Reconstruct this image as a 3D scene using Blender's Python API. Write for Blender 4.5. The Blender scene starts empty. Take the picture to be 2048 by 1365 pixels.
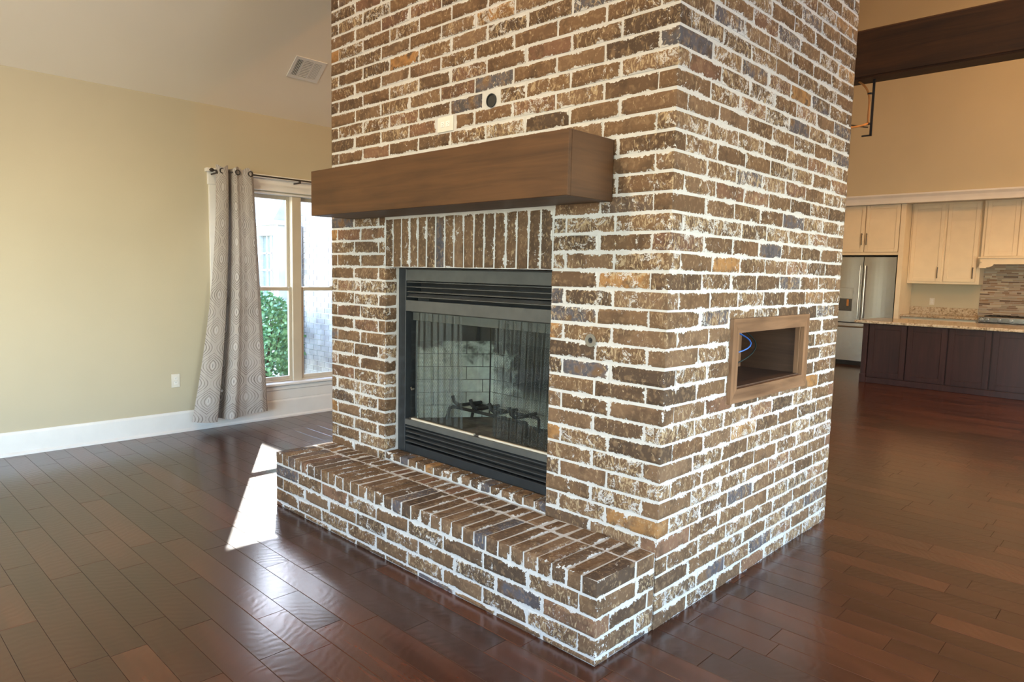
import bpy, math, random
from mathutils import Vector, Matrix
random.seed(7)
SC = bpy.context.scene
COL = SC.collection

# ------------------------------------------------------------------ camera
IMG_W, IMG_H = 2048, 1365
FOC = 1372.7
CAM = Vector((1.4996, -2.4700, 1.5112))
YAW, PITCH, ROLL = -0.7673, -0.0974, 0.0225
fw = Vector((math.sin(YAW) * math.cos(PITCH), math.cos(YAW) * math.cos(PITCH), math.sin(PITCH)))
r0 = Vector((math.cos(YAW), -math.sin(YAW), 0))
u0 = r0.cross(fw)
rt = math.cos(ROLL) * r0 + math.sin(ROLL) * u0
up = -math.sin(ROLL) * r0 + math.cos(ROLL) * u0
cd = bpy.data.cameras.new('camera')
cd.sensor_width = 36.0
cd.lens = FOC / IMG_W * 36.0
cd.clip_start = 0.05
cam = bpy.data.objects.new('camera', cd)
COL.objects.link(cam)
cam.matrix_world = Matrix(((rt.x, up.x, -fw.x, CAM.x), (rt.y, up.y, -fw.y, CAM.y), (rt.z, up.z, -fw.z, CAM.z), (0, 0, 0, 1)))
SC.camera = cam


def project(p):
    d = Vector(p) - CAM
    k = d.dot(fw)
    if k < 0.05:
        return None
    return (IMG_W / 2 + FOC * d.dot(rt) / k, IMG_H / 2 - FOC * d.dot(up) / k)


# ------------------------------------------------------------------ world, sun, window light, exposure
SC.view_settings.view_transform = 'Standard'
SC.view_settings.look = 'None'
SC.view_settings.gamma = 1.0
SC.view_settings.exposure = -0.55
SC.view_settings.use_curve_mapping = False
try:
    SC.cycles.use_denoising = True
    SC.cycles.max_bounces = 7
    SC.cycles.diffuse_bounces = 4
    SC.cycles.glossy_bounces = 3
    SC.cycles.use_adaptive_sampling = True
    SC.cycles.adaptive_threshold = 0.025
    SC.cycles.sample_clamp_indirect = 6.0
    SC.cycles.transparent_max_bounces = 16
except Exception:
    pass

SUN_DIR = Vector((1.0, -0.545, -0.73)).normalized()      # direction the light travels
world = bpy.data.worlds.new('sky')
SC.world = world
world.use_nodes = True
wn = world.node_tree
wn.nodes.clear()
wo = wn.nodes.new('ShaderNodeOutputWorld')
wb = wn.nodes.new('ShaderNodeBackground')
ws = wn.nodes.new('ShaderNodeTexSky')
ws.sky_type = 'NISHITA'
ws.sun_disc = False
ws.sun_elevation = math.asin(-SUN_DIR.z)
ws.sun_rotation = math.atan2(-SUN_DIR.x, -SUN_DIR.y)
ws.air_density = 1.0
ws.dust_density = 0.3
ws.ozone_density = 1.0
wb.inputs['Strength'].default_value = 4.2
wn.links.new(ws.outputs[0], wb.inputs[0])
wn.links.new(wb.outputs[0], wo.inputs[0])

sd = bpy.data.lights.new('sun', 'SUN')
sd.energy = 28.0
sd.angle = math.radians(0.6)
sd.color = (1.0, 0.95, 0.88)
sun = bpy.data.objects.new('sun', sd)
COL.objects.link(sun)
sun.rotation_euler = SUN_DIR.to_track_quat('-Z', 'Y').to_euler()
sun.location = (-12, 8, 9)


def area_light(name, loc, target, sx, sy, power, color):
    l = bpy.data.lights.new(name, 'AREA')
    l.shape = 'RECTANGLE'
    l.size, l.size_y = sx, sy
    l.energy = power
    l.color = color
    o = bpy.data.objects.new(name, l)
    COL.objects.link(o)
    o.location = loc
    o.rotation_euler = (Vector(target) - Vector(loc)).to_track_quat('-Z', 'Z').to_euler()
    return o


DAY = (0.60, 0.80, 1.0)
WARM = (1.0, 0.62, 0.28)
# daylight entering through the glazed doors of the right wall and the windows of the rear wall
area_light('daylight_right', (5.35, 0.6, 1.25), (0, 0.6, 1.15), 4.6, 2.1, 330, DAY)
area_light('daylight_rear', (0.6, -5.85, 1.5), (0.6, 0, 1.5), 4.2, 2.1, 95, DAY)

# ------------------------------------------------------------------ node helpers
def new_mat(name):
    m = bpy.data.materials.new(name)
    m.use_nodes = True
    nt = m.node_tree
    nt.nodes.clear()
    out = nt.nodes.new('ShaderNodeOutputMaterial')
    return m, nt, out


class G:
    """tiny node-graph helper"""
    def __init__(s, nt):
        s.nt = nt

    def n(s, t, **kw):
        x = s.nt.nodes.new(t)
        for k, v in kw.items():
            setattr(x, k, v)
        return x

    def set(s, sock, v):
        if hasattr(v, 'is_linked') or isinstance(v, bpy.types.NodeSocket):
            s.nt.links.new(v, sock)
        else:
            sock.default_value = v

    def math(s, op, a, b=0.0, c=None, clamp=False):
        x = s.n('ShaderNodeMath', operation=op)
        x.use_clamp = clamp
        s.set(x.inputs[0], a)
        s.set(x.inputs[1], b)
        if c is not None:
            s.set(x.inputs[2], c)
        return x.outputs[0]

    def mix(s, f, a, b, bt='MIX'):
        x = s.n('ShaderNodeMix', data_type='RGBA', blend_type=bt)
        s.set(x.inputs[0], f)
        s.set(x.inputs[6], a if not isinstance(a, tuple) else (*a[:3], 1))
        s.set(x.inputs[7], b if not isinstance(b, tuple) else (*b[:3], 1))
        return x.outputs[2]

    def noise(s, vec, scale, detail=3.0, rough=0.55, dist=0.0):
        x = s.n('ShaderNodeTexNoise')
        if vec is not None:
            s.nt.links.new(vec, x.inputs['Vector'])
        x.inputs['Scale'].default_value = scale
        x.inputs['Detail'].default_value = detail
        x.inputs['Roughness'].default_value = rough
        x.inputs['Distortion'].default_value = dist
        return x.outputs['Fac']

    def mapping(s, vec, scale=(1, 1, 1), loc=(0, 0, 0), rot=(0, 0, 0)):
        x = s.n('ShaderNodeMapping')
        s.nt.links.new(vec, x.inputs['Vector'])
        x.inputs['Scale'].default_value = scale
        x.inputs['Location'].default_value = loc
        x.inputs['Rotation'].default_value = rot
        return x.outputs[0]

    def ramp(s, f, stops, interp='LINEAR'):
        x = s.n('ShaderNodeValToRGB')
        s.set(x.inputs[0], f)
        cr = x.color_ramp
        cr.interpolation = interp
        while len(cr.elements) > 1:
            cr.elements.remove(cr.elements[-1])
        for i, (p, c) in enumerate(stops):
            e = cr.elements[0] if i == 0 else cr.elements.new(p)
            e.position = p
            e.color = (*c, 1) if len(c) == 3 else c
        return x.outputs[0]

    def step(s, v, lo, hi):
        x = s.n('ShaderNodeMapRange')
        x.interpolation_type = 'SMOOTHSTEP'
        s.set(x.inputs[0], v)
        s.set(x.inputs[1], lo)
        s.set(x.inputs[2], hi)
        return x.outputs[0]

    def attr(s, name):
        x = s.n('ShaderNodeAttribute')
        x.attribute_name = name
        return x.outputs['Fac']

    def pos(s):
        return s.n('ShaderNodeNewGeometry').outputs['Position']

    def obj(s):
        return s.n('ShaderNodeTexCoord').outputs['Object']

    def uv(s):
        return s.n('ShaderNodeTexCoord').outputs['UV']

    def sep(s, v):
        x = s.n('ShaderNodeSeparateXYZ')
        s.nt.links.new(v, x.inputs[0])
        return x.outputs

    def comb(s, x_, y_, z_):
        x = s.n('ShaderNodeCombineXYZ')
        s.set(x.inputs[0], x_)
        s.set(x.inputs[1], y_)
        s.set(x.inputs[2], z_)
        return x.outputs[0]

    def bump(s, h, strength=0.3, dist=0.002):
        x = s.n('ShaderNodeBump')
        s.set(x.inputs['Height'], h)
        x.inputs['Strength'].default_value = strength
        x.inputs['Distance'].default_value = dist
        return x.outputs[0]

    def pbsdf(s, color, rough=0.5, metal=0.0, normal=None, spec=0.5):
        x = s.n('ShaderNodeBsdfPrincipled')
        s.set(x.inputs['Base Color'], color if not isinstance(color, tuple) else (*color[:3], 1))
        s.set(x.inputs['Roughness'], rough)
        x.inputs['Metallic'].default_value = metal
        x.inputs['Specular IOR Level'].default_value = spec
        if normal is not None:
            s.nt.links.new(normal, x.inputs['Normal'])
        return x.outputs[0]


def srgb(r, g, b):
    f = lambda c: (c / 255 / 12.92) if c / 255 <= 0.04045 else ((c / 255 + 0.055) / 1.055) ** 2.4
    return (f(r), f(g), f(b))


def simple(name, c, rough=0.5, metal=0.0, vary=0.08, nscale=6.0, bump=0.0, bscale=200.0, spec=0.5, stretch=(1, 1, 1), c2=None):
    m, nt, out = new_mat(name)
    g = G(nt)
    v = g.mapping(g.pos(), stretch)
    f = g.noise(v, nscale, 2.0)
    d = c2 if c2 else tuple(x * (1 - vary * 2) for x in c)
    lo = tuple(min(1, x * (1 + vary)) for x in c)
    col = g.ramp(f, [(0.3, d), (0.7, lo)])
    nrm = None
    if bump > 0:
        nrm = g.bump(g.noise(v, bscale, 1.0), bump, 0.002)
    nt.links.new(g.pbsdf(col, rough, metal, nrm, spec), out.inputs[0])
    return m


M = {}
# painted drywall with fine orange-peel texture
M['wall'] = simple('wall_paint', srgb(184, 176, 154), 0.75, vary=0.02, nscale=1.3, bump=0.12, bscale=140)
M['ceiling'] = simple('ceiling_paint', srgb(238, 230, 214), 0.8, vary=0.02, nscale=1.0, bump=0.12, bscale=120)
M['white'] = simple('white_trim_paint', srgb(226, 226, 225), 0.35, vary=0.02)
M['vinyl'] = simple('tan_window_vinyl', srgb(190, 180, 162), 0.45, vary=0.03)
M['plastic'] = simple('white_plastic', srgb(212, 209, 202), 0.35, vary=0.02)
M['slot'] = simple('dark_slot', (0.02, 0.02, 0.02), 0.6)
M['black_metal'] = simple('black_painted_metal', (0.020, 0.024, 0.028), 0.35, vary=0.1, nscale=20)
M['slat_metal'] = simple('dark_grey_metal', (0.075, 0.077, 0.074), 0.42, vary=0.08, nscale=15)
M['louvre_metal'] = simple('charcoal_louvre_metal', (0.036, 0.039, 0.041), 0.4, vary=0.08, nscale=15)
M['iron'] = simple('black_cast_iron', (0.012, 0.013, 0.015), 0.55, vary=0.2, nscale=40, bump=0.3)
M['steel'] = simple('bright_steel', (0.62, 0.61, 0.58), 0.3, 1.0, vary=0.05)
M['cabinet'] = simple('cream_cabinet_paint', srgb(228, 214, 188), 0.4, vary=0.02)
M['bronze'] = simple('dark_bronze', (0.02, 0.014, 0.011), 0.45, 0.0)
M['cable_blue'] = simple('blue_cable', (0.05, 0.16, 0.55), 0.35)
M['cable_dark'] = simple('dark_cable', (0.01, 0.02, 0.02), 0.35)
M['cable_white'] = simple('pale_cable', (0.55, 0.66, 0.8), 0.4)
M['copper'] = simple('tan_cable', srgb(190, 130, 70), 0.5)
M['gasket'] = simple('cream_gasket', srgb(200, 190, 172), 0.6)
M['subfloor'] = simple('dark_subfloor', (0.012, 0.008, 0.006), 0.8)
M['dirt'] = simple('mulch_ground', (0.16, 0.14, 0.11), 0.9, vary=0.3, nscale=8)
M['bark'] = simple('shrub_stem', (0.10, 0.07, 0.045), 0.9, vary=0.3)
M['leaf'] = simple('shrub_leaf', (0.20, 0.40, 0.20), 0.4, vary=0.35, nscale=9, c2=(0.08, 0.20, 0.12))
M['roof'] = simple('grey_bay_roof', (0.36, 0.39, 0.42), 0.7, vary=0.1)
M['ext_trim'] = simple('pale_exterior_trim', (0.66, 0.69, 0.72), 0.6)
M['ext_glass'] = simple('bay_window_glass', (0.26, 0.32, 0.35), 0.1)
M['ext_brick'] = simple('pale_exterior_brick', (0.50, 0.46, 0.44), 0.85, vary=0.2, nscale=3.5, c2=(0.30, 0.27, 0.26))
M['ext_mortar'] = simple('exterior_mortar', (0.80, 0.79, 0.78), 0.9)


def wood(name, dark, light, axis, rough=0.45, grain=1.0, spec=0.4, bump=0.15):
    """straight-grained stained wood; axis = index the grain runs along"""
    m, nt, out = new_mat(name)
    g = G(nt)
    st = [28.0 * grain] * 3
    st[axis] = 1.6 * grain
    p = g.pos()
    a = g.noise(g.mapping(p, tuple(st)), 1.0, 5.0, 0.6, 0.6)
    b = g.noise(p, 3.0, 2.0)
    f = g.math('ADD', g.math('MULTIPLY', a, 0.75), g.math('MULTIPLY', b, 0.25))
    col = g.ramp(f, [(0.28, dark), (0.72, light)])
    nt.links.new(g.pbsdf(col, rough, 0, g.bump(a, bump, 0.002), spec), out.inputs[0])
    return m


M['mantel_x'] = wood('mantel_wood', srgb(58, 37, 19), srgb(92, 62, 36), 0, 0.5)
M['mantel_y'] = wood('mantel_end_wood', srgb(58, 37, 19), srgb(92, 62, 36), 1, 0.5)
M['niche_y'] = wood('niche_frame_wood', srgb(78, 55, 38), srgb(140, 108, 82), 1, 0.5)
M['niche_z'] = wood('niche_frame_upright_wood', srgb(78, 55, 38), srgb(146, 112, 84), 2, 0.5)
M['niche_x'] = wood('niche_liner_wood', srgb(58, 42, 34), srgb(92, 70, 56), 0, 0.55)
M['beam'] = wood('dark_beam_wood', srgb(28, 17, 12), srgb(78, 48, 26), 0, 0.6, 0.6)
M['island'] = wood('espresso_island_wood', srgb(34, 18, 17), srgb(60, 34, 32), 2, 0.4, 0.8)


def glass_mat(name, tint=(0.97, 0.98, 0.98), refl=0.07, rough=0.0):
    m, nt, out = new_mat(name)
    g = G(nt)
    t = g.n('ShaderNodeBsdfTransparent')
    t.inputs[0].default_value = (*tint, 1)
    s = g.n('ShaderNodeBsdfGlossy')
    s.inputs['Roughness'].default_value = rough
    mx = g.n('ShaderNodeMixShader')
    mx.inputs[0].default_value = refl
    nt.links.new(t.outputs[0], mx.inputs[1])
    nt.links.new(s.outputs[0], mx.inputs[2])
    nt.links.new(mx.outputs[0], out.inputs[0])
    return m


M['glass'] = glass_mat('window_glass')
M['fire_glass'] = glass_mat('fireplace_glass', (0.95, 0.97, 0.96), 0.02, 0.02)


def brick_mat():
    m, nt, out = new_mat('tumbled_brown_brick')
    g = G(nt)
    p = g.pos()
    rnd, wash, edge, tint = g.attr('rnd'), g.attr('wash'), g.attr('edge'), g.attr('tint')
    off = g.n('ShaderNodeVectorMath', operation='ADD')
    nt.links.new(p, off.inputs[0])
    nt.links.new(g.comb(g.math('MULTIPLY', rnd, 7.0), g.math('MULTIPLY', wash, 5.0), 0.0), off.inputs[1])
    q = off.outputs[0]
    blot = g.noise(q, 9.0, 3.0)
    base = g.ramp(rnd, [(0.0, srgb(74, 60, 49)), (0.25, srgb(94, 73, 55)), (0.55, srgb(106, 82, 60)),
                        (0.8, srgb(114, 91, 71)), (1.0, srgb(98, 73, 52))])
    patch = g.step(blot, 0.36, 0.56)
    och = g.math('MULTIPLY', g.step(tint, 0.965, 0.975), g.step(blot, 0.40, 0.50))
    base = g.mix(och, base, srgb(152, 112, 70))                              # a few ochre bricks
    blue = g.math('MULTIPLY', g.step(tint, 0.885, 0.89), g.math('SUBTRACT', 1.0, g.step(tint, 0.955, 0.965)))
    base = g.mix(g.math('MULTIPLY', blue, patch), base, srgb(84, 84, 92))    # a few blue-grey ones
    red = g.math('SUBTRACT', 1.0, g.step(tint, 0.09, 0.10))
    base = g.mix(g.math('MULTIPLY', red, 0.5), base, srgb(122, 88, 72))
    base = g.mix(g.math('MULTIPLY', g.step(blot, 0.46, 0.66), 0.55), base, srgb(62, 48, 37))
    base = g.mix(g.math('MULTIPLY', g.step(g.noise(q, 40.0, 1.0), 0.5, 0.72), 0.45), base, srgb(138, 114, 88))
    # tan flecks, drawn out into swirls, running more or less upright
    swirl = g.noise(g.mapping(q, (46, 46, 22)), 1.0, 3.0, 0.66, 1.8)
    th = g.math('SUBTRACT', 0.665, g.math('MULTIPLY', wash, 0.19))
    fl = g.step(swirl, th, g.math('ADD', th, 0.13))
    col = g.mix(g.math('MULTIPLY', fl, 0.72), base, srgb(176, 156, 126))
    # white wash patches
    w1 = g.noise(q, 17.0, 4.0, 0.72, 1.0)
    th2 = g.math('SUBTRACT', 0.725, g.math('MULTIPLY', wash, 0.22))
    wf = g.step(w1, th2, g.math('ADD', th2, 0.07))
    speck = g.noise(p, 150.0, 1.0)
    wf = g.math('MULTIPLY', wf, g.step(speck, 0.38, 0.52))
    mort = srgb(192, 191, 190)
    col = g.mix(g.math('MULTIPLY', wf, 0.8), col, mort)
    # mortar smeared over the arrises
    n1 = g.noise(p, 60.0, 3.0, 0.7)
    n2 = g.noise(p, 9.0, 1.0)
    lim = g.math('ADD', g.math('MULTIPLY', g.math('SUBTRACT', n1, 0.44), 2.8), g.math('MULTIPLY', g.math('SUBTRACT', n2, 0.53), 2.8))
    sm = g.math('SUBTRACT', 1.0, g.step(g.math('SUBTRACT', edge, lim), -0.08, 0.10))
    col = g.mix(sm, col, mort)
    hgt = g.math('ADD', g.math('MULTIPLY', n1, 1.0), g.math('MULTIPLY', speck, 0.6))
    nt.links.new(g.pbsdf(col, 0.82, 0, g.bump(hgt, 0.55, 0.004), 0.25), out.inputs[0])
    return m


M['brick'] = brick_mat()
M['mortar'] = simple('white_mortar', srgb(192, 191, 190), 0.9, vary=0.04, nscale=20, bump=0.6, bscale=90, spec=0.2)


def firebrick_mat():
    m, nt, out = new_mat('grey_firebrick')
    g = G(nt)
    p = g.pos()
    x, y, z = g.sep(p)
    n = g.noise(p, 7.0, 4.0, 0.6, 0.4)
    base = g.ramp(g.noise(p, 25.0, 3.0), [(0.3, srgb(150, 156, 148)), (0.7, srgb(176, 182, 172))])
    # soot above the burning zone, and a tongue of it up the middle of the back
    hi = g.step(g.math('ADD', z, g.math('MULTIPLY', g.math('SUBTRACT', n, 0.5), 0.5)), 0.98, 1.08)
    dx = g.math('ABSOLUTE', g.math('ADD', x, 1.17))
    tongue = g.step(g.math('ADD', dx, g.math('MULTIPLY', g.math('SUBTRACT', n, 0.5), 0.7)), 0.36, 0.16)
    tongue = g.math('MULTIPLY', tongue, g.step(z, 0.60, 0.86))
    soot = g.math('MAXIMUM', hi, tongue, clamp=True)
    col = g.mix(soot, base, (0.008, 0.008, 0.009))
    nt.links.new(g.pbsdf(col, 0.85, 0, g.bump(g.noise(p, 120.0, 3.0), 0.3), 0.2), out.inputs[0])
    return m


M['firebrick'] = firebrick_mat()
M['soot'] = simple('sooty_metal', (0.010, 0.010, 0.011), 0.7, vary=0.3, nscale=12)
M['grout'] = simple('dark_panel_joint', (0.05, 0.055, 0.055), 0.8)
M['hearth_floor'] = simple('firebox_floor', (0.12, 0.11, 0.10), 0.85, vary=0.3, nscale=14, c2=(0.05, 0.045, 0.04))


def floor_mat():
    m, nt, out = new_mat('hand_scraped_dark_wood')
    g = G(nt)
    p = g.pos()
    rnd = g.attr('rnd')
    off = g.n('ShaderNodeVectorMath', operation='ADD')
    nt.links.new(p, off.inputs[0])
    nt.links.new(g.comb(g.math('MULTIPLY', rnd, 37.0), g.math('MULTIPLY', rnd, 11.0), 0.0), off.inputs[1])
    q = off.outputs[0]
    grain = g.noise(g.mapping(q, (1.6, 26, 26)), 1.0, 3.0, 0.6, 0.5)
    blot = g.noise(g.mapping(q, (2.2, 7, 7)), 1.0, 3.0, 0.55, 0.4)
    base = g.ramp(rnd, [(0.0, srgb(60, 35, 27)), (0.35, srgb(68, 39, 29)), (0.7, srgb(77, 44, 32)), (1.0, srgb(90, 52, 36))])
    dark = g.mix(0.4, base, srgb(30, 16, 12))
    f = g.math('ADD', g.math('MULTIPLY', grain, 0.5), g.math('MULTIPLY', blot, 0.5))
    col = g.mix(g.step(f, 0.40, 0.60), dark, base)
    # scraper ripples across the boards, at a slant that differs from board to board
    x, y, z = g.sep(q)
    slant = g.math('MULTIPLY', g.math('SUBTRACT', rnd, 0.5), 1.6)
    ph = g.math('ADD', g.math('ADD', g.math('MULTIPLY', x, 130.0), g.math('MULTIPLY', g.math('MULTIPLY', y, slant), 130.0)),
                g.math('MULTIPLY', g.noise(g.mapping(q, (7, 9, 9)), 1.0, 2.0), 16.0))
    rip = g.math('SINE', ph)
    rip = g.math('MULTIPLY', rip, blot)
    h = g.math('ADD', g.math('MULTIPLY', rip, 0.30), g.math('MULTIPLY', grain, 0.15))
    rough = 0.22
    nt.links.new(g.pbsdf(col, rough, 0, g.bump(h, 0.13, 0.004), 0.85), out.inputs[0])
    return m


M['floor'] = floor_mat()


def granite():
    m, nt, out = new_mat('speckled_granite')
    g = G(nt)
    p = g.pos()
    a = g.noise(p, 38.0, 4.0, 0.7)
    b = g.noise(p, 9.0, 3.0)
    col = g.ramp(a, [(0.30, srgb(70, 58, 46)), (0.45, srgb(166, 146, 120)), (0.62, srgb(205, 192, 170)), (0.75, srgb(130, 100, 72))])
    col = g.mix(g.step(b, 0.5, 0.7), col, srgb(188, 176, 156))
    nt.links.new(g.pbsdf(col, 0.12, 0, None, 0.5), out.inputs[0])
    return m


M['granite'] = granite()


def stainless():
    m, nt, out = new_mat('brushed_stainless')
    g = G(nt)
    p = g.pos()
    n = g.noise(g.mapping(p, (3, 3, 90)), 1.0, 2.0)
    rg = g.ramp(n, [(0.3, (0.24,) * 3), (0.7, (0.30,) * 3)])
    nt.links.new(g.pbsdf((0.50, 0.48, 0.45), 0.27, 1.0), out.inputs[0])
    return m


M['stainless'] = stainless()


def tile_mat():
    m, nt, out = new_mat('mosaic_glass_stone')
    g = G(nt)
    r = g.attr('rnd')
    col = g.ramp(r, [(0.0, srgb(98, 78, 62)), (0.3, srgb(150, 122, 98)), (0.55, srgb(176, 158, 138)), (0.8, srgb(140, 128, 112)), (1.0, srgb(196, 180, 156))])
    nt.links.new(g.pbsdf(col, 0.25), out.inputs[0])
    return m


M['tile'] = tile_mat()


def curtain_mat():
    m, nt, out = new_mat('ogee_print_fabric')
    g = G(nt)
    u, v, _ = g.sep(g.uv())
    P, Q = 0.30, 0.325
    # ogee lattice in half drop: cell A round (0, 0), cell B round (P/2, Q/2); their distances add up to 2
    ua = g.math('ABSOLUTE', g.math('MULTIPLY', g.math('SUBTRACT', g.math('FRACT', g.math('ADD', g.math('DIVIDE', u, P), 0.5)), 0.5), 2.0))
    va = g.math('MULTIPLY', g.math('SUBTRACT', 1.0, g.math('COSINE', g.math('MULTIPLY', v, 6.2832 / Q))), 0.5)
    da = g.math('ADD', ua, va)
    d = g.math('MINIMUM', da, g.math('SUBTRACT', 2.0, da))
    wob = g.noise(g.mapping(g.uv(), (25, 25, 1)), 1.0, 2.0)
    ring = g.math('SINE', g.math('ADD', g.math('MULTIPLY', d, 31.4), g.math('MULTIPLY', wob, 1.5)))
    line = g.step(ring, 0.3, 0.85)
    amt = g.math('MULTIPLY', line, g.ramp(g.noise(g.mapping(g.uv(), (9, 5, 1)), 1.0, 1.0), [(0.3, (0.35,) * 3), (0.7, (1.0,) * 3)]))
    weave = g.noise(g.mapping(g.uv(), (260, 900, 1)), 1.0, 2.0)
    ground = g.mix(g.step(weave, 0.35, 0.65), srgb(164, 158, 154), srgb(184, 179, 176))
    ground = g.mix(g.step(d, 0.15, 0.05), ground, srgb(200, 198, 198))
    col = g.mix(g.math('MULTIPLY', amt, 0.75), ground, srgb(78, 70, 69))
    dif = g.pbsdf(col, 0.9, 0, g.bump(weave, 0.2, 0.001), 0.1)
    tr = g.n('ShaderNodeBsdfTranslucent')
    g.set(tr.inputs[0], col)
    mxs = g.n('ShaderNodeMixShader')
    mxs.inputs[0].default_value = 0.02
    nt.links.new(dif, mxs.inputs[1])
    nt.links.new(tr.outputs[0], mxs.inputs[2])
    nt.links.new(mxs.outputs[0], out.inputs[0])
    return m


M['curtain'] = curtain_mat()


def screen_mat():
    m, nt, out = new_mat('woven_wire_screen')
    g = G(nt)
    u, v, _ = g.sep(g.uv())
    # herringbone of slanting links
    cu = g.math('MULTIPLY', u, 70.0)
    zig = g.math('PINGPONG', cu, 1.0)
    ph = g.math('ADD', g.math('MULTIPLY', v, 760.0), g.math('MULTIPLY', zig, 9.0))
    s = g.math('SINE', ph)
    wire = g.step(s, 0.0, 0.35)
    b = g.pbsdf((0.035, 0.037, 0.037), 0.4, 0.7)
    t = g.n('ShaderNodeBsdfTransparent')
    mxs = g.n('ShaderNodeMixShader')
    g.set(mxs.inputs[0], wire)
    nt.links.new(t.outputs[0], mxs.inputs[1])
    nt.links.new(b, mxs.inputs[2])
    nt.links.new(mxs.outputs[0], out.inputs[0])
    return m


M['screen'] = screen_mat()

# ------------------------------------------------------------------ mesh helpers
class MB:
    def __init__(s):
        s.v, s.f, s.at = [], [], {}

    def add(s, vs, fs):
        b = len(s.v)
        s.v += [tuple(x) for x in vs]
        s.f += [tuple(b + i for i in f) for f in fs]
        return s

    def box(s, x0, x1, y0, y1, z0, z1, c=0.0):
        x0, x1 = min(x0, x1), max(x0, x1)
        y0, y1 = min(y0, y1), max(y0, y1)
        z0, z1 = min(z0, z1), max(z0, z1)
        if c <= 0:
            vs = [(x, y, z) for z in (z0, z1) for y in (y0, y1) for x in (x0, x1)]
            fs = [(0, 2, 3, 1), (4, 5, 7, 6), (0, 1, 5, 4), (2, 6, 7, 3), (0, 4, 6, 2), (1, 3, 7, 5)]
            return s.add(vs, fs)
        c = min(c, (x1 - x0) * .45, (y1 - y0) * .45, (z1 - z0) * .45)
        vs, fs, idx = [], [], {}
        for ix in (0, 1):
            for iy in (0, 1):
                for iz in (0, 1):
                    for ax in (0, 1, 2):
                        q = [(x0, x1)[ix], (y0, y1)[iy], (z0, z1)[iz]]
                        for k, i in ((0, ix), (1, iy), (2, iz)):
                            if k != ax:
                                q[k] += c if i == 0 else -c
                        idx[ix, iy, iz, ax] = len(vs)
                        vs.append(tuple(q))
        for ax in (0, 1, 2):
            o = [k for k in (0, 1, 2) if k != ax]
            for side in (0, 1):
                ring = []
                for a, b in ((0, 0), (1, 0), (1, 1), (0, 1)):
                    t = [0, 0, 0]
                    t[ax] = side; t[o[0]] = a; t[o[1]] = b
                    ring.append(idx[(*t, ax)])
                if (side == 0) ^ (ax == 1):
                    ring.reverse()
                fs.append(tuple(ring))
            for a in (0, 1):
                for b in (0, 1):
                    t = [0, 0, 0]; t[o[0]] = a; t[o[1]] = b
                    e0 = list(t); e1 = list(t); e0[ax] = 0; e1[ax] = 1
                    q = [idx[(*e0, o[0])], idx[(*e1, o[0])], idx[(*e1, o[1])], idx[(*e0, o[1])]]
                    if (a ^ b) ^ (ax != 1):
                        q.reverse()
                    fs.append(tuple(q))
        for ix in (0, 1):
            for iy in (0, 1):
                for iz in (0, 1):
                    q = [idx[ix, iy, iz, k] for k in (0, 1, 2)]
                    if not (ix ^ iy ^ iz):
                        q.reverse()
                    fs.append(tuple(q))
        return s.add(vs, fs)

    def tube(s, pts, r, n=8, cap=True):
        pts = [Vector(p) for p in pts]
        rs = r if isinstance(r, (list, tuple)) else [r] * len(pts)
        rings, prev = [], None
        for i, p in enumerate(pts):
            t = (pts[min(i + 1, len(pts) - 1)] - pts[max(i - 1, 0)]).normalized()
            if prev is None:
                a = Vector((0, 0, 1)) if abs(t.z) < .9 else Vector((1, 0, 0))
                e = t.cross(a).normalized()
            else:
                e = (prev - t * prev.dot(t)).normalized()
            prev = e
            w = t.cross(e)
            rings.append([p + (e * math.cos(2 * math.pi * k / n) + w * math.sin(2 * math.pi * k / n)) * rs[i] for k in range(n)])
        vs = [q for rg in rings for q in rg]
        fs = [(i * n + k, i * n + (k + 1) % n, (i + 1) * n + (k + 1) % n, (i + 1) * n + k) for i in range(len(pts) - 1) for k in range(n)]
        if cap:
            fs.append(tuple(reversed(range(n))))
            fs.append(tuple((len(pts) - 1) * n + k for k in range(n)))
        return s.add(vs, fs)

    def prism(s, poly, axis, a0, a1):
        """poly = 2-D outline in the two other axes (cyclic order), extruded along axis"""
        n = len(poly)
        o = [k for k in (0, 1, 2) if k != axis]
        vs = []
        for a in (a0, a1):
            for p in poly:
                q = [0, 0, 0]
                q[axis] = a; q[o[0]] = p[0]; q[o[1]] = p[1]
                vs.append(tuple(q))
        fs = [tuple(range(n)), tuple(n + i for i in reversed(range(n)))]
        fs += [(i, n + i, n + (i + 1) % n, (i + 1) % n) for i in range(n)]
        return s.add(vs, fs)

    def mesh(s, name, mat, smooth=False):
        me = bpy.data.meshes.new(name)
        me.from_pydata(s.v, [], s.f)
        for k, vals in s.at.items():
            a = me.attributes.new(k, 'FLOAT', 'POINT')
            a.data.foreach_set('value', vals)
        if mat:
            me.materials.append(M[mat])
        if smooth:
            me.polygons.foreach_set('use_smooth', [True] * len(me.polygons))
        me.update()
        return me

    def build(s, name, mat, parent=None, smooth=False, fix=False):
        me = s.mesh(name, mat, smooth)
        if fix:
            import bmesh
            bm = bmesh.new(); bm.from_mesh(me)
            bmesh.ops.recalc_face_normals(bm, faces=bm.faces)
            bm.to_mesh(me); bm.free()
        o = bpy.data.objects.new(name, me)
        COL.objects.link(o)
        if parent is not None:
            o.parent = parent
            o.matrix_parent_inverse = Matrix.Translation(-parent.location) if parent.location.length > 0 else Matrix()
        return o


def tag(o, label, cat, group=None):
    o['label'] = label
    o['category'] = cat
    if group:
        o['group'] = group
    return o


def thing(name, label, cat, loc=(0, 0, 0), group=None):
    o = bpy.data.objects.new(name, None)
    o.empty_display_size = 0.1
    COL.objects.link(o)
    o.location = loc
    return tag(o, label, cat, group)


def struct(o):
    o['kind'] = 'structure'
    return o


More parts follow.
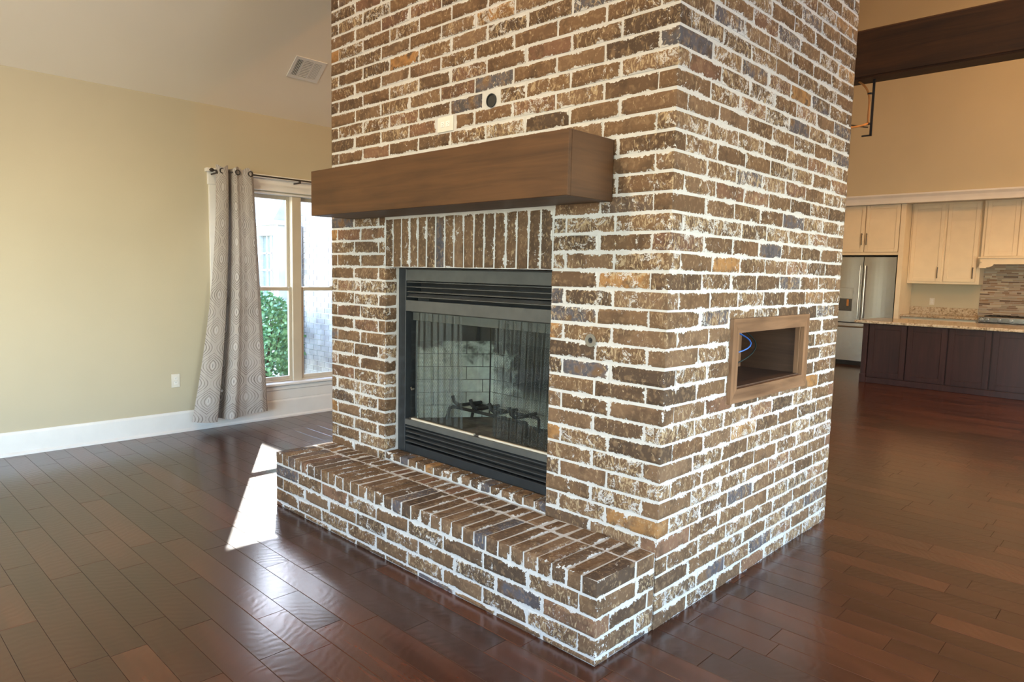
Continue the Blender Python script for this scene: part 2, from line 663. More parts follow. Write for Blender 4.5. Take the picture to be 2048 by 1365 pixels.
def sbox(name, mat, *a, parent=None):
    return struct(MB().box(*a).build(name, mat, parent))


def part(name, mat, parent, *a, c=0.0):
    return MB().box(*a, c=c).build(name, mat, parent)


# ------------------------------------------------------------------ room shell
XL, XR, YB, YH, YK = -4.975, 5.5, -6.0, 10.6, 11.4
ZP = 2.985            # plate height
SLOPE = 0.75
XRIDGE = (XL + XR) / 2
ZTOP = ZP + SLOPE * (XRIDGE - XL)
YG = 4.0              # the vault over the living side ends here, the kitchen side is one flat high ceiling
T = 0.15
# floor and boards
floor = struct(MB().box(XL, XR, YB, YK, -0.12, -0.012).build('floor', 'subfloor'))
PW, PY0 = 0.1335, -1.047


def plank(x0, x1, y0, y1, mb=None):
    mb = mb or MB()
    e, d = 0.0005, 0.0014
    x0 += e; x1 -= e; y0 += e; y1 -= e
    vs = [(x0, y0, -.012), (x1, y0, -.012), (x1, y1, -.012), (x0, y1, -.012),
          (x0, y0, -.0010), (x1, y0, -.0010), (x1, y1, -.0010), (x0, y1, -.0010),
          (x0 + d, y0 + d, 0), (x1 - d, y0 + d, 0), (x1 - d, y1 - d, 0), (x0 + d, y1 - d, 0)]
    fs = [(8, 9, 10, 11)]
    for i in range(4):
        j = (i + 1) % 4
        fs += [(i, j, 4 + j, 4 + i), (4 + i, 4 + j, 8 + j, 8 + i)]
    mb.add(vs, fs)
    return mb


planks = []
k0 = int(math.floor((YB - PY0) / PW))
k1 = int(math.ceil((YK - PY0) / PW))
for k in range(k0, k1):
    y0 = max(YB, PY0 + k * PW)
    y1 = min(YK, PY0 + (k + 1) * PW)
    if y1 - y0 < 0.01:
        continue
    x = XL - random.uniform(0, 0.8)
    while x < XR:
        L = random.choice([0.38, 0.5, 0.62, 0.8, 0.95, 1.15]) * random.uniform(0.92, 1.08)
        a, b = max(x, XL), min(x + L, XR)
        if b - a > 0.03:
            planks.append((a, b, y0, y1, random.random()))
        x += L


def shown(pts):
    """rough area on the picture of a convex patch (0 when outside)"""
    q = [project(p) for p in pts]
    if any(p is None for p in q):
        return 0
    xs = [min(max(p[0], 0), IMG_W) for p in q]
    ys = [min(max(p[1], 0), IMG_H) for p in q]
    return (max(xs) - min(xs)) * (max(ys) - min(ys))


def hidden_floor(x, y):
    # behind the chimney block or the island
    return (-2.57 < x < 0 and -0.41 < y < 2.0)


def floor_score(p):
    a, b, y0, y1, _ = p
    cx, cy = (a + b) / 2, (y0 + y1) / 2
    if hidden_floor(cx, cy):
        return 0
    q = project((cx, cy, 0))
    if q is None or not (-60 < q[0] < IMG_W + 60 and -60 < q[1] < IMG_H + 60):
        return 0
    # sight line to the camera crosses the chimney?
    for t in (0.15, 0.3, 0.45, 0.6, 0.75):
        sx, sy, sz = cx + (CAM.x - cx) * t, cy + (CAM.y - cy) * t, CAM.z * t
        if -2.56 < sx < 0 and 0 < sy < 1.99:
            return 0
        if -2.56 < sx < 0 and -0.4 < sy < 0 and sz < 0.34:
            return 0
    d = (Vector((cx, cy, 0)) - CAM).length
    return (b - a) * (y1 - y0) / d ** 3


planks.sort(key=floor_score, reverse=True)
for p in planks[:300]:
    mb = plank(*p[:4])
    mb.at['rnd'] = [p[4]] * len(mb.v)
    o = mb.build('plank', 'floor', floor)
rest = MB()
rv = []
for p in planks[300:]:
    n = len(rest.v)
    plank(*p[:4], mb=rest)
    rv += [p[4]] * (len(rest.v) - n)
rest.at['rnd'] = rv
o = rest.build('planks', 'floor', floor)
o['kind'] = 'stuff'

# left wall with a twin-window opening
WY0, WY1, WZ0, WZ1 = 0.285, 1.86, 0.345, 2.258
wl = MB()
wl.box(XL - T, XL, YB, WY0, 0, ZP)
wl.box(XL - T, XL, WY1, YG, 0, ZP)
wl.box(XL - T, XL, WY0, WY1, 0, WZ0)
wl.box(XL - T, XL, WY0, WY1, WZ1, ZP)
wl.box(XL - T, XL, YG, YK, 0, ZTOP)
struct(wl.build('wall_left', 'wall'))
# right wall with glazed-door openings
wr = MB()
wr.box(XR, XR + T, YB, -1.8, 0, ZP)
wr.box(XR, XR + T, 3.0, YG, 0, ZP)
wr.box(XR, XR + T, -1.8, 3.0, 2.4, ZP)
wr.box(XR, XR + T, -1.8, 3.0, 0, 0.15)
wr.box(XR, XR + T, YG, YK, 0, ZTOP)
struct(wr.build('wall_right', 'wall'))
# rear gable wall, behind the viewer, with a wide window opening
wb_ = MB()
wb_.box(XL, -1.6, YB - T, YB, 0, ZP)
wb_.box(2.8, XR, YB - T, YB, 0, ZP)
wb_.box(-1.6, 2.8, YB - T, YB, 0, 0.4)
wb_.box(-1.6, 2.8, YB - T, YB, 2.6, ZP)
wb_.prism([(XL, ZP), (XR, ZP), (XRIDGE, ZTOP)], 1, YB - T, YB)
struct(wb_.build('wall_rear', 'wall', fix=True))
# ceilings
ce = MB()
ce.prism([(XL - T, ZP - SLOPE * T), (XRIDGE, ZTOP), (XRIDGE, ZTOP + 0.2), (XL - T, ZP - SLOPE * T + 0.2)], 1, YB, YG)
ce.prism([(XR + T, ZP - SLOPE * T), (XRIDGE, ZTOP), (XRIDGE, ZTOP + 0.2), (XR + T, ZP - SLOPE * T + 0.2)], 1, YB, YG)
ce.box(XL - T, XR + T, YG, YK + T, ZTOP, ZTOP + 0.2)
struct(ce.build('ceiling', 'ceiling', fix=True))
gw = MB()
gw.prism([(XL, ZP), (XL, ZTOP), (XRIDGE, ZTOP)], 1, YG - 0.02, YG + 0.1)
gw.prism([(XR, ZP), (XR, ZTOP), (XRIDGE, ZTOP)], 1, YG - 0.02, YG + 0.1)
struct(gw.build('wall_gable', 'wall', fix=True))
# kitchen: header wall over the alcove, alcove back wall and soffit
sbox('wall_kitchen', 'wall', XL, XR, YH, YH + 0.14, 2.99, ZTOP)
sbox('wall_kitchen_back', 'wall', XL, XR, YK, YK + T, 0, ZTOP)
sbox('ceiling_kitchen', 'ceiling', XL, XR, YH + 0.14, YK, 2.90, 2.99)
tr = MB().prism([(YH, 2.855), (YH - 0.02, 2.855), (YH - 0.03, 2.90), (YH - 0.045, 2.945), (YH - 0.075, 2.985), (YH - 0.08, 3.01), (YH, 3.01)], 0, XL, XR)
tr.box(XL, XR, YH, YH + 0.16, 2.855, 2.99)
struct(tr.build('trim_1', 'white', fix=True))
# baseboard with a quarter-round shoe
bl = MB().prism([(XL, 0), (XL + 0.03, 0), (XL + 0.03, 0.014), (XL + 0.018, 0.028), (XL + 0.018, 0.17), (XL + 0.010, 0.19), (XL, 0.19)], 1, YB, YK)
struct(bl.build('baseboard_left', 'white', fix=True))

# ------------------------------------------------------------------ left window (twin double-hung)
win = bpy.data.objects.new('window_1', None)
COL.objects.link(win)
win.location = (XL, 1.072, 0.345)
struct(win)
cas = 0.105


def wpart(name, mat, *a, parent=win, c=0.003):
    o = MB().box(*a, c=c).build(name, mat)
    o.parent = parent
    o.matrix_parent_inverse = parent.matrix_world.inverted() if parent.parent else Matrix.Translation(-parent.location)
    return o


wpart('casing', 'white', XL - 0.005, XL + 0.022, WY0 - cas, WY0 + 0.004, 0.19, WZ1 + 0.01)
wpart('casing', 'white', XL - 0.005, XL + 0.022, WY1 - 0.004, WY1 + cas, 0.19, WZ1 + 0.01)
wpart('head_casing', 'white', XL - 0.005, XL + 0.026, WY0 - cas - 0.01, WY1 + cas + 0.01, WZ1 + 0.01, WZ1 + 0.125)
wpart('head_cap', 'white', XL - 0.005, XL + 0.055, WY0 - cas - 0.03, WY1 + cas + 0.03, WZ1 + 0.122, WZ1 + 0.155)
wpart('stool', 'white', XL - 0.10, XL + 0.055, WY0 - cas - 0.02, WY1 + cas + 0.02, WZ0 - 0.012, WZ0 + 0.016, c=0.006)
wpart('apron', 'white', XL - 0.005, XL + 0.016, WY0 - cas, WY1 + cas, 0.19, WZ0 - 0.012)
wpart('apron_moulding', 'white', XL - 0.005, XL + 0.028, WY0 - cas, WY1 + cas, WZ0 - 0.062, WZ0 - 0.012, c=0.008)
# jamb liner and mullion
XF = XL - 0.075
wpart('jamb', 'white', XL - T, XL, WY0, WY0 + 0.018, WZ0, WZ1)
wpart('jamb', 'white', XL - T, XL, WY1 - 0.018, WY1, WZ0, WZ1)
wpart('head_jamb', 'white', XL - T, XL, WY0, WY1, WZ1 - 0.018, WZ1)
wpart('mullion', 'vinyl', XL - 0.12, XL - 0.02, 1.022, 1.122, WZ0 + 0.016, WZ1 - 0.018)
ZM = 1.311
for (a, b) in ((WY0 + 0.018, 1.022), (1.122, WY1 - 0.018)):
    wpart('sill_rail', 'vinyl', XL - 0.12, XL - 0.03, a, b, WZ0 + 0.016, WZ0 + 0.034)
    for (z0, z1, xo, nm) in ((WZ0 + 0.03, ZM + 0.016, -0.058, 'lower_sash'), (ZM - 0.022, WZ1 - 0.018, -0.098, 'upper_sash')):
        st, x0, x1 = 0.032, XL + xo - 0.016, XL + xo + 0.016
        mb = MB()
        mb.box(x0, x1, a, a + st, z0, z1, c=0.003)
        mb.box(x0, x1, b - st, b, z0, z1, c=0.003)
        mb.box(x0, x1, a + st, b - st, z0, z0 + 0.04, c=0.003)
        mb.box(x0, x1, a + st, b - st, z1 - 0.036, z1, c=0.003)
        sh = mb.build(nm, 'vinyl')
        sh.parent = win
        sh.matrix_parent_inverse = Matrix.Translation(-win.location)
        pn = MB().box(XL + xo - 0.003, XL + xo + 0.003, a + st - 0.004, b - st + 0.004, z0 + 0.036, z1 - 0.032).build('pane', 'glass')
        pn.parent = sh
        pn.matrix_parent_inverse = Matrix()
    lk = MB().box(XL - 0.055, XL - 0.03, (a + b) / 2 - 0.03, (a + b) / 2 + 0.03, ZM + 0.016, ZM + 0.030, c=0.005).build('sash_lock', 'plastic')
    lk.parent = win
    lk.matrix_parent_inverse = Matrix.Translation(-win.location)

# ------------------------------------------------------------------ bricks
JT = 0.0062         # half a mortar joint
PROUD = 0.004


def brick_geo(x0, x1, y0, y1, z0, z1, faces):
    """a brick: plain box with each face in `faces` pillowed; point attribute edge = 0 on arrises, 1 inside"""
    j = lambda s=0.0016: random.uniform(-s, s)
    ctr = ((x0 + x1) / 2, (y0 + y1) / 2, (z0 + z1) / 2)
    X, Y, Z = (x0, x1), (y0, y1), (z0, z1)
    vs, ed = [], []
    for z in (0, 1):
        for y in (0, 1):
            for x in (0, 1):
                vs.append((X[x] + j(), Y[y] + j(), Z[z] + j(0.0022)))
                ed.append(0.0)
    quads = {'-x': (0, 4, 6, 2), '+x': (1, 3, 7, 5), '-y': (0, 1, 5, 4), '+y': (2, 6, 7, 3), '-z': (0, 2, 3, 1), '+z': (4, 5, 7, 6)}
    nrm = {'-x': (-1, 0, 0), '+x': (1, 0, 0), '-y': (0, -1, 0), '+y': (0, 1, 0), '-z': (0, 0, -1), '+z': (0, 0, 1)}
    fs = []
    pr = {f: PROUD + random.uniform(-0.0016, 0.0022) for f in faces}
    for f, q in quads.items():
        if f not in faces:
            fs.append(q)
            continue
        ax = 'xyz'.index(f[1])
        n = nrm[f]
        ins = 0.013
        inner = []
        for i in q:
            p = list(vs[i])
            for k in range(3):
                if k == ax:
                    p[k] += n[k] * pr[f]
                else:
                    half = ((x1 - x0), (y1 - y0), (z1 - z0))[k] / 2
                    d = min(ins, half * 0.6)
                    p[k] += d if p[k] < ctr[k] else -d
            # arrises shared with another exposed face reach the full width
            inner.append(len(vs))
            vs.append(tuple(p))
            ed.append(1.0)
        fs.append(tuple(inner))
        for i in range(4):
            m = (i + 1) % 4
            fs.append((q[i], q[m], inner[m], inner[i]))
    # a corner arris has no mortar on it: lift the edge value of the vertices between two exposed faces
    sides = [f for f in faces]
    for i in range(8):
        x, y, z = i & 1, (i >> 1) & 1, (i >> 2) & 1
        on = {('+x' if x else '-x'), ('+y' if y else '-y'), ('+z' if z else '-z')}
        if len([f for f in sides if f in on]) >= 2:
            ed[i] = 0.45
    return vs, fs, ed


class Bricks:
    def __init__(s):
        s.items = []

    def add(s, x0, x1, y0, y1, z0, z1, faces, wash=None):
        if min(x1 - x0, z1 - z0, y1 - y0) < 0.008:
            return
        c = ((x0 + x1) / 2, (y0 + y1) / 2, (z0 + z1) / 2)
        sc = 0
        for f in faces:
            if f == '-y':
                sc += shown([(x0, y0, z0), (x1, y0, z0), (x1, y0, z1), (x0, y0, z1)])
            if f == '+x' and c[0] < CAM.x:
                sc += shown([(x1, y0, z0), (x1, y1, z0), (x1, y1, z1), (x1, y0, z1)])
            if f == '+z' and c[2] < CAM.z:
                sc += shown([(x0, y0, z1), (x1, y0, z1), (x1, y1, z1), (x0, y1, z1)])
        w = 0.22 + 0.78 * random.random() if wash is None else 0.2 + 0.8 * wash
        s.items.append((sc, brick_geo(x0, x1, y0, y1, z0, z1, faces), random.random(), w, random.random()))

    def build(s, parent, limit=300, mat='brick'):
        s.items.sort(key=lambda t: -t[0])
        for sc, (vs, fs, ed), r, w, t in s.items[:limit]:
            mb = MB().add(vs, fs)
            mb.at = {'edge': ed, 'rnd': [r] * len(vs), 'wash': [w] * len(vs), 'tint': [t] * len(vs)}
            mb.build('brick', mat, parent)
        if len(s.items) > limit:
            mb = MB()
            A = {'edge': [], 'rnd': [], 'wash': [], 'tint': []}
            for sc, (vs, fs, ed), r, w, t in s.items[limit:]:
                mb.add(vs, fs)
                A['edge'] += ed
                A['rnd'] += [r] * len(vs)
                A['wash'] += [w] * len(vs)
                A['tint'] += [t] * len(vs)
            mb.at = A
            o = mb.build('bricks', mat, parent)
            o['kind'] = 'stuff'


CW, CD = 2.565, 1.9895       # chimney width and depth
CH = 0.0813                  # course height
Z0 = 0.072                   # first bed joint
BD = 0.085                   # brick bed depth
LX = (CW - BD) / 9           # stretcher module, front
LY = (CD - BD) / 7           # stretcher module, sides
OPX0, OPX1, OPZ1 = -1.963, -0.63, 1.5355
SOLD = 1.829
chim = thing('brick_chimney', 'tall whitewashed brown brick chimney standing in the middle of the room', 'chimney')
# mortar body
B = 0.0015
mo = MB()
ZC = 4.75
mo.box(-CW + B, OPX0, B, 0.78, 0, OPZ1)
mo.box(OPX1, -B, B, 0.56, 0, OPZ1)
mo.box(OPX0, OPX1, 0.105, 0.78, 0, 0.385)
mo.box(-CW + B, -B, B, 0.56, OPZ1, ZC)
mo.box(-CW + B, -0.45, 0.56, 0.78, OPZ1, ZC)
mo.box(-CW + B, -0.45, 0.78, CD - B, 0, ZC)
mo.box(OPX1, -0.45, 0.56, 0.78, 0, OPZ1)
mo.box(-0.45, -B, 0.56, 0.605, 0, ZC)
mo.box(-0.45, -B, 1.425, CD - B, 0, ZC)
mo.box(-0.45, -B, 0.605, 1.425, 0, 0.966)
mo.box(-0.45, -B, 0.605, 1.425, 1.288, ZC)
mo.build('mortar', 'mortar', chim)
# the brick shaft climbs on to the vault
br = Bricks()
NROW = int((ZC - Z0) / CH)


def split(a0, a1, cuts):
    seg = [(a0, a1)]
    for c0, c1 in cuts:
        out = []
        for s0, s1 in seg:
            if s1 <= c0 or s0 >= c1:
                out.append((s0, s1))
            else:
                if c0 - s0 > 0.012:
                    out.append((s0, c0))
                if s1 - c1 > 0.012:
                    out.append((c1, s1))
        seg = out
    return seg


for k in range(-1, NROW):
    if k == -1:
        z0, z1 = 0.001, Z0 - JT
    else:
        z0, z1 = Z0 + k * CH + JT, Z0 + (k + 1) * CH - JT
    z0 += random.uniform(-.0012, .0012)
    odd = (k % 2) == 1
    front = []       # (a0,a1,faces,trim-left,trim-right)
    inpier = z1 < OPZ1 + 0.02
    sold = (not inpier) and z0 < SOLD
    # --- front
    runs = []
    if inpier or sold:
        # right pier
        if odd:
            runs += [(-BD - LX, -BD), (OPX1, -BD - LX)]
        else:
            runs += [(-LX, 0), (-2 * LX, -LX), (OPX1, -2 * LX)]
        m = 0.266
        if odd:
            runs += [(-CW, -CW + m), (-CW + m, -CW + 2 * m), (-CW + 2 * m, OPX0)]
        else:
            runs += [(-CW + 0.07, -CW + 0.07 + m), (-CW + 0.07 + m, OPX0)]
    else:
        if odd:
            runs += [(-BD - (i + 1) * LX, -BD - i * LX) for i in range(9)]
        else:
            runs += [(-(i + 1) * LX, -i * LX) for i in range(9)]
    for a0, a1 in runs:
        cuts = []
        if k == 27:
            cuts.append((-1.495, -1.335))
        if k == 28:
            cuts.append((-1.128, -1.003))
        for s0, s1 in split(a0, a1, cuts):
            f = {'-y'}
            l = s0 + (JT if abs(s0 + CW) > 1e-4 else 0)
            r = s1 - (JT if abs(s1) > 1e-4 else 0)
            if abs(s1) < 1e-4:
                f.add('+x')
            if abs(s0 + CW) < 1e-4:
                f.add('-x')
            if inpier and abs(s1 - OPX0) < 1e-4:
                f.add('+x'); r = s1
            if inpier and abs(s0 - OPX1) < 1e-4:
                f.add('-x'); l = s0
            br.add(l, r, 0, BD, z0, z1, f)
    # --- right side (+x)
    y = 0.0 if odd else BD
    for i in range(7):
        a0, a1 = y + i * LY, y + (i + 1) * LY
        cuts = [(0.60, 1.43)] if 11 <= k <= 14 else []
        for s0, s1 in split(a0, a1, cuts):
            f = {'+x'}
            l = s0 + (JT if abs(s0) > 1e-4 else 0)
            r = s1 - (JT if abs(s1 - CD) > 1e-4 else 0)
            if abs(s0) < 1e-4:
                f.add('-y')
            if abs(s1 - CD) < 1e-4:
                f.add('+y')
            br.add(-BD, 0, l, r, z0, z1, f, wash=min(1.0, 0.12 + 0.95 * random.random()))
    # --- back (+y)
    for i in range(9):
        a1 = (0 if odd else -BD) - i * LX
        a0 = a1 - LX
        f = {'+y'}
        l = a0 + (JT if abs(a0 + CW) > 1e-4 else 0)
        r = a1 - (JT if abs(a1) > 1e-4 else 0)
        if abs(a1) < 1e-4:
            f.add('+x')
        if abs(a0 + CW) < 1e-4:
            f.add('-x')
        br.add(l, r, CD - BD, CD, z0, z1, f)
    # --- left side (-x)
    y = BD if odd else 0.0
    for i in range(7):
        a0, a1 = y + i * LY, y + (i + 1) * LY
        f = {'-x'}
        l = a0 + (JT if abs(a0) > 1e-4 else 0)
        r = a1 - (JT if abs(a1 - CD) > 1e-4 else 0)
        x1 = -CW + (0.07 - JT if abs(a0) < 1e-4 and (inpier or sold) else BD)
        if abs(a0) < 1e-4:
            f.add('-y')
        if abs(a1 - CD) < 1e-4:
            f.add('+y')
        br.add(-CW, x1, l, r, z0, z1, f)
# soldier course over the opening
ns = 17
for i in range(ns):
    w = (OPX1 - OPX0) / ns
    a0, a1 = OPX0 + i * w, OPX0 + (i + 1) * w
    br.add(a0 + 0.005, a1 - 0.006, 0.0 + random.uniform(-.001, .001), BD, OPZ1 + 0.004, SOLD - 0.010, {'-y', '-z'}, wash=random.random() * .6)
# raised step of headers in front of the firebox
n = 17
for i in range(n):
    w = (OPX1 - OPX0) / n
    a0, a1 = OPX0 + i * w, OPX0 + (i + 1) * w
    br.add(a0 + 0.006, a1 - 0.006, 0.004, 0.098, 0.352, 0.394, {'-y', '+z'}, wash=random.random() * .5)
MB().box(OPX0, OPX1, 0.006, 0.106, 0.30, 0.388).build('mortar', 'mortar', chim)
MB().box(OPX0 + .002, OPX1 - .002, 0.003, 0.10, OPZ1 + 0.002, SOLD).build('mortar', 'mortar', chim)
br.build(chim, 300)

# ------------------------------------------------------------------ raised hearth
HY, HZ, HX1 = -0.407, 0.349, -0.006
hea = thing('raised_hearth', 'low raised brick hearth ledge along the front of the chimney', 'hearth')
MB().box(-CW + B, HX1 - B, HY + B, -0.0005, 0, HZ - 0.0065).build('mortar', 'mortar', hea)
hb = Bricks()
zs = [0.001, 0.027, 0.108, 0.189, 0.270]
for r in range(4):
    z0, z1 = zs[r] + (JT if r else 0), zs[r + 1] - JT
    odd = r % 2 == 1
    # odd rows: front shows a header at the right corner
    HL = (CW + HX1 - BD) / 9
    for i in range(9):
        a1 = HX1 - (BD if odd else 0) - i * HL
        a0 = a1 - HL
        f = {'-y'}
        l, rr = a0 + JT, a1 - JT
        if not odd and i == 0:
            f.add('+x'); rr = a1
        if odd and i == 8:
            f.add('-x'); l = a0
        hb.add(l, rr, HY, HY + BD, z0, z1, f)
    # right end
    if odd:
        hb.add(HX1 - BD, HX1, HY, HY + 0.272 - JT, z0, z1, {'-y', '+x'})
        hb.add(HX1 - BD, HX1, HY + 0.272 + JT, -0.004, z0, z1, {'+x'})
        hb.add(-CW, -CW + BD, HY + BD + JT, HY + BD + 0.26, z0, z1, {'-x'})
    else:
        hb.add(HX1 - BD, HX1, HY + BD + JT, HY + BD + 0.272 - JT, z0, z1, {'+x'})
        hb.add(HX1 - BD, HX1, HY + BD + 0.272 + JT, -0.004, z0, z1, {'+x'})
        hb.add(-CW, -CW + BD - JT, HY, HY + 0.272 - JT, z0, z1, {'-x', '-y'})
nr = 33
for i in range(nr):
    w = (CW + HX1) / nr
    a0, a1 = -CW + i * w, -CW + (i + 1) * w
    l = a0 + (0.005 if i else 0)
    r = a1 - (0.005 if i < nr - 1 else 0)
    f = {'-y', '+z'}
    f2 = {'+z'}
    if i == 0:
        f.add('-x'); f2.add('-x')
    if i == nr - 1:
        f.add('+x'); f2.add('+x')
    dz = random.uniform(-.0015, .0015)
    hb.add(l, r, HY, -0.150, 0.270 + JT, HZ - 0.0055 + dz, f, wash=random.random() * .45)
    hb.add(l, r, -0.137, -0.006, 0.270 + JT, HZ - 0.0065 + dz, f2, wash=random.random() * .3)
hb.build(hea, 300)

# ------------------------------------------------------------------ firebox insert
FY = 0.10
fi = thing('fireplace_insert', 'black steel fireplace insert with louvres, glass doors and mesh screens', 'fireplace', ((OPX0 + OPX1) / 2, FY, 0.39))
FX0, FX1 = OPX0 + 0.003, OPX1 - 0.003
ix0, ix1 = -1.889, -0.704


def fpart(name, mat, *a, c=0.0015, parent=fi):
    return MB().box(*a, c=c).build(name, mat, parent)


fpart('side_flange', 'black_metal', FX0, ix0, FY, FY + 0.12, 0.394, 1.532)
fpart('side_flange', 'black_metal', ix1, FX1, FY, FY + 0.12, 0.394, 1.532)
fpart('top_panel', 'slat_metal', ix0, ix1, FY, FY + 0.02, 1.457, 1.524)
fpart('top_flange', 'black_metal', ix0, ix1, FY + 0.002, FY + 0.12, 1.524, 1.532)
fpart('middle_band', 'slat_metal', ix0, ix1, FY, FY + 0.02, 1.272, 1.338)
fpart('door_rail', 'slat_metal', ix0, ix1, FY, FY + 0.02, 0.566, 0.601)
fpart('bottom_plate', 'black_metal', ix0, ix1, FY + 0.004, FY + 0.03, 0.394, 0.444)
fpart('vent_back', 'soot', ix0, ix1, FY + 0.115, FY + 0.12, 1.30, 1.53)
fpart('vent_back', 'soot', ix0, ix1, FY + 0.115, FY + 0.12, 0.394, 0.58)
for z in (1.448, 1.419, 1.389, 1.359):
    MB().prism([(FY + 0.006, z - 0.002), (FY + 0.006, z + 0.002), (FY + 0.022, z + 0.006), (FY + 0.022, z + 0.003)], 0, ix0, ix1).build('louvre', 'slat_metal', fi, fix=True)
for z in (0.551, 0.522, 0.492, 0.462):
    MB().prism([(FY + 0.004, z - 0.003), (FY + 0.004, z + 0.003), (FY + 0.022, z + 0.008), (FY + 0.022, z + 0.004)], 0, ix0, ix1).build('louvre', 'louvre_metal', fi, fix=True)
# pale door tracks
fpart('door_track', 'gasket', ix0 + 0.045, -1.275, FY + 0.012, FY + 0.028, 0.601, 0.611)
fpart('door_track', 'gasket', -1.235, ix1 - 0.01, FY + 0.012, FY + 0.028, 0.601, 0.611)
# combustion chamber: metal hood, splayed firebrick sides, back and floor
FZ = 0.603
pL0, pL1 = Vector((-1.845, FY + 0.06)), Vector((-1.575, 0.52))
pR0, pR1 = Vector((-0.748, FY + 0.06)), Vector((-1.018, 0.52))
fpart('chamber_floor', 'hearth_floor', -1.90, -0.70, FY + 0.03, 0.60, 0.58, FZ)
fpart('chamber_top', 'soot', -1.90, -0.70, FY + 0.02, 0.62, 1.36, 1.38)
fpart('chamber_back', 'grout', -1.60, -0.99, 0.545, 0.56, FZ, 1.37)
hood = MB()
hood.add([(-1.88, FY + 0.025, 1.36), (-0.71, FY + 0.025, 1.36), (-0.71, FY + 0.025, 1.215), (-1.88, FY + 0.025, 1.215)], [(0, 1, 2, 3)])
fpart('smoke_shield', 'slat_metal', -1.875, -0.715, FY + 0.045, FY + 0.055, 1.215, 1.30)


def side_panel(p0, p1, sgn):
    """splayed brick panel; thickness behind, bricks proud of the joint bed"""
    d = (p1 - p0)
    L = d.length
    d.normalize()
    nn = Vector((-d.y, d.x)) * sgn              # away from the fire
    bed = MB()
    a, b = p0 + nn * 0.010, p1 + nn * 0.010
    c, e = b + nn * 0.02, a + nn * 0.02
    bed.prism([(a.x, a.y), (b.x, b.y), (c.x, c.y), (e.x, e.y)], 2, FZ, 1.37)
    bed.build('panel_bed', 'grout', fi, fix=True)
    brk_row(p0, d, nn, L, 0.205)


def brk_row(p0, d, nn, L, bl):
    rows, ch = 6, 0.081
    for r in range(rows):
        z0 = FZ + 0.002 + r * ch
        z1 = z0 + ch - 0.004
        x = -bl / 2 if r % 2 else 0.0
        while x < L - 0.01:
            s0, s1 = max(0.0, x), min(L, x + bl - 0.005)
            if s1 - s0 > 0.02:
                a, b = p0 + d * s0, p0 + d * s1
                c, e = b + nn * 0.012, a + nn * 0.012
                MB().prism([(a.x, a.y), (b.x, b.y), (c.x, c.y), (e.x, e.y)], 2, z0, z1).build('firebrick', 'firebrick', fi, fix=True)
            x += bl
    # sooty steel above the panels
    a, b = p0 + d * 0.0, p0 + d * L
    c, e = b + nn * 0.009, a + nn * 0.009
    MB().prism([(a.x, a.y), (b.x, b.y), (c.x, c.y), (e.x, e.y)], 2, FZ + rows * ch + 0.002, 1.365).build('upper_liner', 'soot', fi, fix=True)


side_panel(pL0, pL1, 1)
side_panel(pR1, pR0, 1)
brk_row(Vector((-1.575, 0.533)), Vector((1, 0)), Vector((0, 1)), 0.557, 0.205)
# outer shell of the chamber, hidden behind the panels
fpart('shell', 'soot', -1.905, -1.90, FY + 0.12, 0.70, 0.45, 1.45)
fpart('shell', 'soot', -0.70, -0.695, FY + 0.12, 0.70, 0.45, 1.45)
fpart('shell', 'soot', -1.90, -0.70, 0.69, 0.70, 0.45, 1.45)
# glass doors: two leaves a side in thin dark edging
for (a, b) in ((-1.862, -1.57), (-1.565, -1.262), (-1.248, -0.96), (-0.955, -0.715)):
    gd = MB().box(a + 0.004, b - 0.004, FY + 0.018, FY + 0.022, 0.614, 1.27).build('glass_door', 'fire_glass', fi)
# pleated wire screens, drawn part way
def screen(xa, xb, folds, flare):
    mb = MB()
    nu, nv = folds * 8, 2
    uvs = []
    for jv in range(nv + 1):
        z = 0.612 + (1.262 - 0.612) * jv / nv
        for i in range(nu + 1):
            t = i / nu
            x = xa + (xb - xa) * t + flare * (1 - jv / nv) * t
            y = FY + 0.046 + 0.010 * math.sin(2 * math.pi * folds * t) + 0.004 * math.sin(17 * t + 1)
            mb.v.append((x, y, z))
            uvs.append((t * abs(xb - xa) * 1.3, z))
    for jv in range(nv):
        for i in range(nu):
            a = jv * (nu + 1) + i
            mb.f.append((a, a + 1, a + nu + 2, a + nu + 1))
    me = mb.mesh('mesh_screen', 'screen', True)
    ul = me.uv_layers.new(name='UVMap')
    for lp in me.loops:
        ul.data[lp.index].uv = uvs[lp.vertex_index]
    o = bpy.data.objects.new('mesh_screen', me)
    COL.objects.link(o)
    o.parent = fi
    o.matrix_parent_inverse = Matrix.Translation(-fi.location)


screen(-1.85, -1.42, 7, 0.02)
screen(-1.16, -0.71, 8, -0.04)
MB().tube([(-1.89, FY + 0.046, 1.268), (-0.70, FY + 0.046, 1.268)], 0.005).build('screen_rod', 'iron', fi)
# damper handle glint on the left stile
MB().tube([(-1.868, FY + 0.03, 0.795), (-1.855, FY + 0.026, 0.785), (-1.842, FY + 0.03, 0.792)], 0.006).build('latch', 'steel', fi)

